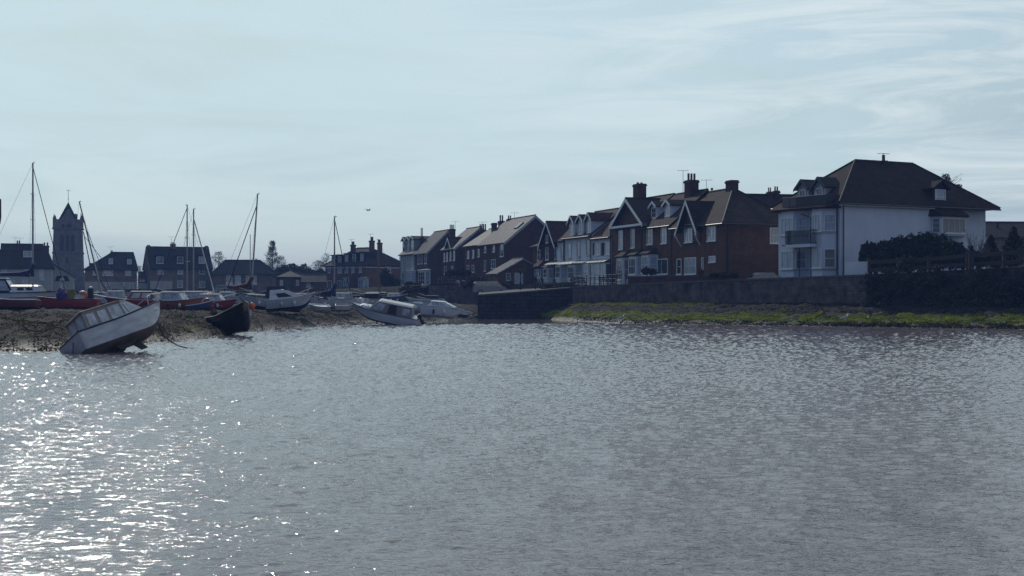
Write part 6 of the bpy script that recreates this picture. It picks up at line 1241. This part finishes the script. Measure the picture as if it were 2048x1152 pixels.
def twigs(label, px, D, pyt, pyb, w_, n, seed, name='bare_shrub', group='leafless shrubs by the garden fence'):
    r_ = random.Random(seed); z0 = zpy(pyb, D); hh = zpy(pyt, D) - z0; e = thing(name, label, 'shrub', at(px, D, z0), (0, 0, 0), group); mb = MB()
    for i in range(n):
        a = r_.uniform(-1, 1); t = Vector((a * w_, r_.uniform(-.4, .4), hh * r_.uniform(.5, 1))); mb.tube([(a * w_ * .3, 0, -.1), t * .5 + Vector((a * .1, 0, 0)), t], .022, 4, .008, cap=False)
        for k in range(3): f_ = r_.uniform(.4, .9); p = t * f_; mb.tube([p, p + Vector((r_.uniform(-.35, .35), 0, r_.uniform(.1, .45)))], .01, 3, .005, cap=False)
    mb.build('twigs', TWIG, e, recalc=False)
twigs('pale leafless shrub between the ragged evergreen and the conifer', 1952, 121, 458, 520, 1.0, 26, 1); twigs('small leafless shrub behind the fence at the frame edge', 2040, 117, 492, 518, .9, 16, 2); twigs('reddish bare stems left of the narrow conifer', 1966, 118, 488, 512, .8, 16, 3)
# small plants by the brick end house and on the promenade
shrub('low dark bush at the foot of the brown brick end house', 1438, 136, [(1428, 545, 556, .5), (1446, 544, 556, .6), (1468, 546, 556, .6)], 1400, .10, LEAFD, 6, 'bush', 'bush', 'bushes along the terrace'); shrub('rusty leaved plant by the ground floor window of the end house', 1402, 137, [(1400, 538, 552, .32)], 500, .09, mat('leaf_rust', (.13, .06, .025), .8, .4, 5), 7, 'bush', 'bush', 'bushes along the terrace')
shrub('dark potted shrub in front of the middle brick house bay', 1298, 150, [(1292, 534, 550, .5), (1304, 537, 550, .5)], 900, .10, LEAFD, 8, 'bush', 'bush', 'bushes along the terrace')
twigs('dry straw coloured weeds growing on the quay wall above the slipway', 1122, 165.5, 560, 577, 3.6, 90, 7, 'dry_weeds', None)
shrub('low brownish weeds on the slipway edge beside the dry stems', 1108, 166, [(1095, 571, 579, .9), (1115, 569, 578, 1.2), (1135, 568, 577, 1.0)], 1500, .1, mat('leaf_dry', (.075, .06, .03), .8, .4, 5), 9, 'bush', 'bush', None)
def garden(label, px, D, zb, pts, n, size=.16, m=LEAFD, seed=1, group='bushes above the harbour'):
    o = at(px, D, zb); bl = []
    for (a, pyt, pyb, rr) in pts: q = at(a, D, 0) - o; zt_, z_ = zpy(pyt, D) - zb, zpy(pyb, D) - zb; bl.append((q.x, rg.uniform(-.4, .4), (zt_ + z_) / 2, rr, rr * .8, (zt_ - z_) / 2))
    return bush(label, o.x, o.y, o.z, bl, n, size, m, seed, 'bush', 'bush', group)
RUSS = mat('leaf_russet', (.060, .038, .024), .8, .45, 3)
garden('russet leafless thicket spilling over the garden wall beside the slipway', 945, 189, 3.4, [(938, 560, 580, 1.1), (950, 548, 578, 1.2), (962, 556, 575, 1.0)], 2600, .14, RUSS, 21)
garden('flat topped dark evergreen spreading before the terrace gable', 912, 206, 4.0, [(903, 540, 553, 1.0), (918, 538, 552, 1.3), (932, 541, 552, .8)], 2400, .14, LEAFD, 22)
garden('dark shrub below the flat topped evergreen', 900, 204, 3.9, [(890, 553, 565, .9), (910, 552, 564, 1.2)], 1500, .14, RUSS, 23)
garden('blue green rounded bush before the tall white bay windows', 820, 235, 4.3, [(818, 563, 576, .8), (832, 566, 577, 1.0)], 1500, .15, LEAFD, 24)
garden('overgrown bank bush above the timber piling', 835, 200, 2.9, [(815, 572, 588, 1.3), (835, 571, 587, 1.5), (852, 573, 586, 1.0)], 2800, .16, RUSS, 25)
garden('dark bushy tree before the right wing of the long brick house', 776, 232, 3.9, [(770, 536, 570, .9), (776, 545, 575, 1.3), (788, 556, 576, 1.2)], 2600, .15, LEAFD, 26)
garden('scrubby bush on the quay by the parked van', 1010, 178, 3.2, [(1005, 566, 583, .5), (1018, 568, 582, .6)], 900, .12, RUSS, 27)
# hedges in front of the far houses
def hedge(label, p0, p1, D0, D1, pyt, zb, n, seed, m=LEAFD):
    o = at((p0 + p1) / 2, (D0 + D1) / 2, zb); bl = []; k = int(abs(p1 - p0) / 14) + 2
    for i in range(k): q = (i + .5) / k; D = D0 + (D1 - D0) * q; p = at(p0 + (p1 - p0) * q, D, 0) - o; ht = zpy(pyt + rg.uniform(-1.2, 1.2), D) - zb; bl.append((p.x, p.y, ht / 2, 1.0, .8, ht / 2 + .1))
    return bush(label, o.x, o.y, o.z, bl, n, .17, m, seed, 'hedge', 'hedge', 'hedges along the green', False)
hedge('long dark hedge between the green and the boats on the left', -30, 215, 222, 222, 583, 2.6, 7000, 31); hedge('dark hedge below the tall buff house', 225, 430, 224, 224, 581, 2.6, 6500, 32); hedge('dark hedge running before the hipped roof house', 440, 640, 222, 220, 584, 2.6, 6500, 33); hedge('low dark hedge before the long brick house', 648, 800, 232, 232, 577, 3.2, 5000, 34, RUSS)
# bank and wall strip below the hedges
wall_run('quay_wall', 'long low dark quay wall behind the boats on the left side', [(-200, 203, 2.6), (200, 203, 2.6), (600, 203, 2.7), (700, 208, 2.9), (820, 213, 3.0)], .5, STONED, None)
def picket(label, p0, p1, D, pyt, pyb, n):
    e = thing('picket_fence', label, 'fence', at(p0, D, 0)); o = e.location; mb = []
    for i in range(n + 1): p = at(p0 + (p1 - p0) * i / n, D, 0) - o; MB().box(p.x - .05, p.x + .05, -.05, .05, zpy(pyb, D) - .5, zpy(pyt, D)).build('post', TIMB, e)
    a, b_ = at(p0, D, 0) - o, at(p1, D, 0) - o
    for f_ in (.15, .6): MB().box(a.x, b_.x, -.09, -.05, zpy(pyt + (pyb - pyt) * f_, D) - .06, zpy(pyt + (pyb - pyt) * f_, D) + .06).build('rail', TIMB, e)
picket('thin dark post and rail fence along the green below the tall buff house', 225, 500, 218, 577.5, 590, 22); picket('grey rail fence on the quay left of the sail covers', 610, 660, 205, 578, 597, 9)
# trees beyond
def zb_(D, px=500): return zg(px) - .25
PALE = mat('pale_twigs', (.12, .10, .085), .9, .3, 3)
def btree(lab, px, D, pyt, spread, seed, **k): bare_tree(lab, (px - 1024) / F * D, D, 2.6, zpy(pyt, D) - 2.6, spread, seed, **k)
btree('tall pointed pale bare tree above the hipped roof', 545, 315, 483, 3.1, 3, conical=True, leafm=PALE, fuzz=8000)
btree('rounded bare tree between the tall buff house and the hipped roof', 437, 322, 504, 2.0, 5, fuzz=2900)
btree('shorter bare tree leaning beside the tall pointed one', 562, 318, 512, 1.5, 8, fuzz=2000)
btree('bare tree behind the left end of the long brick house', 638, 318, 522, 2.4, 9, fuzz=3200); btree('low bare tree right of the pavilion', 612, 322, 533, 2.0, 12, fuzz=2200); btree('bare tree just left of the long brick house roof', 652, 300, 508, 1.6, 13, fuzz=1500)
btree('distant small bare tree at the corner of the tall buff house', 280, 322, 532, 1.3, 15, fuzz=800)
e = thing('bare_tree', 'bare tree top showing over the right slope of the white house roof', 'tree', at(1901, 168, 4)); 
D = 168; mb = MB(); hh = zpy(341, D) - 4; mb.tube([(0, 0, 0), (0, 0, hh * .9)], .18, 7, .05).build('trunk', BARK, e); cr = MB(); r_ = random.Random(3)
for i in range(60):
    t = r_.uniform(.72, 1); a = r_.uniform(-1, 1); p = Vector((0, 0, hh * t * .92)); q = p + Vector((a * 1.4, r_.uniform(-.8, .8), r_.uniform(.2, 1.1))); cr.tube([p, (p + q) / 2 + Vector((0, 0, .1)), q], .03, 4, .01, cap=False)
    for k_ in range(3): cr.tube([q, q + Vector((r_.uniform(-.4, .4), 0, r_.uniform(-.1, .4)))], .012, 3, .006, cap=False)
cr.build('branches', TWIG, e, recalc=False); leaves('crown', [(-.55, 0, hh * .93, .55, .5, .55), (.9, 0, hh * .86, .5, .5, .3)], 420, .10, LEAFD, e, 4)
def ever(label, px, D, pts, n, seed):
    o = at(px, D, 2.6); e = thing('evergreen_tree', label, 'tree', o, (0, 0, 0), 'dark evergreens across the green'); bl = []
    for (a, pyt, pyb, rr) in pts: q = at(a, D, 0) - o; zt_, z_ = zpy(pyt, D) - 2.6, zpy(pyb, D) - 2.6; bl.append((q.x, rg.uniform(-.5, .5), (zt_ + z_) / 2, rr, rr, (zt_ - z_) / 2))
    MB().tube([(0, 0, -.2), (0, 0, bl[0][2])], .25, 7, .1).build('trunk', BARK, e); leaves('crown', bl, n, .2, LEAFD, e, seed)
ever('wide dark evergreen right of the hipped roof house', 580, 296, [(566, 531, 572, 2.2), (582, 527, 572, 2.6), (600, 529, 572, 2.4)], 9000, 41); ever('dark evergreen mass behind the brick shed', 634, 300, [(622, 541, 575, 2.0), (640, 538, 575, 2.0)], 5200, 42); ever('dark evergreen filling the gap left of the pavilion', 548, 300, [(548, 545, 580, 1.6), (560, 536, 580, 1.9)], 4200, 43)

# ------------------------------------------------------------------ air
hz = MB().box(-2500, 2500, -60, 2500, -3, 45).build('haze', MATS['white_render']); hz.data.materials.clear()
m = bpy.data.materials.new('sea_haze'); m.use_nodes = True; t = m.node_tree; t.nodes.clear(); o_ = t.nodes.new('ShaderNodeOutputMaterial'); v = t.nodes.new('ShaderNodeVolumePrincipled')
v.inputs['Color'].default_value = (.24, .42, .92, 1); v.inputs['Density'].default_value = .00044; v.inputs['Anisotropy'].default_value = .1; t.links.new(v.outputs[0], o_.inputs['Volume']); hz.data.materials.append(m); hz['kind'] = 'stuff'; hz['label'] = 'thin blue sea haze in the air'
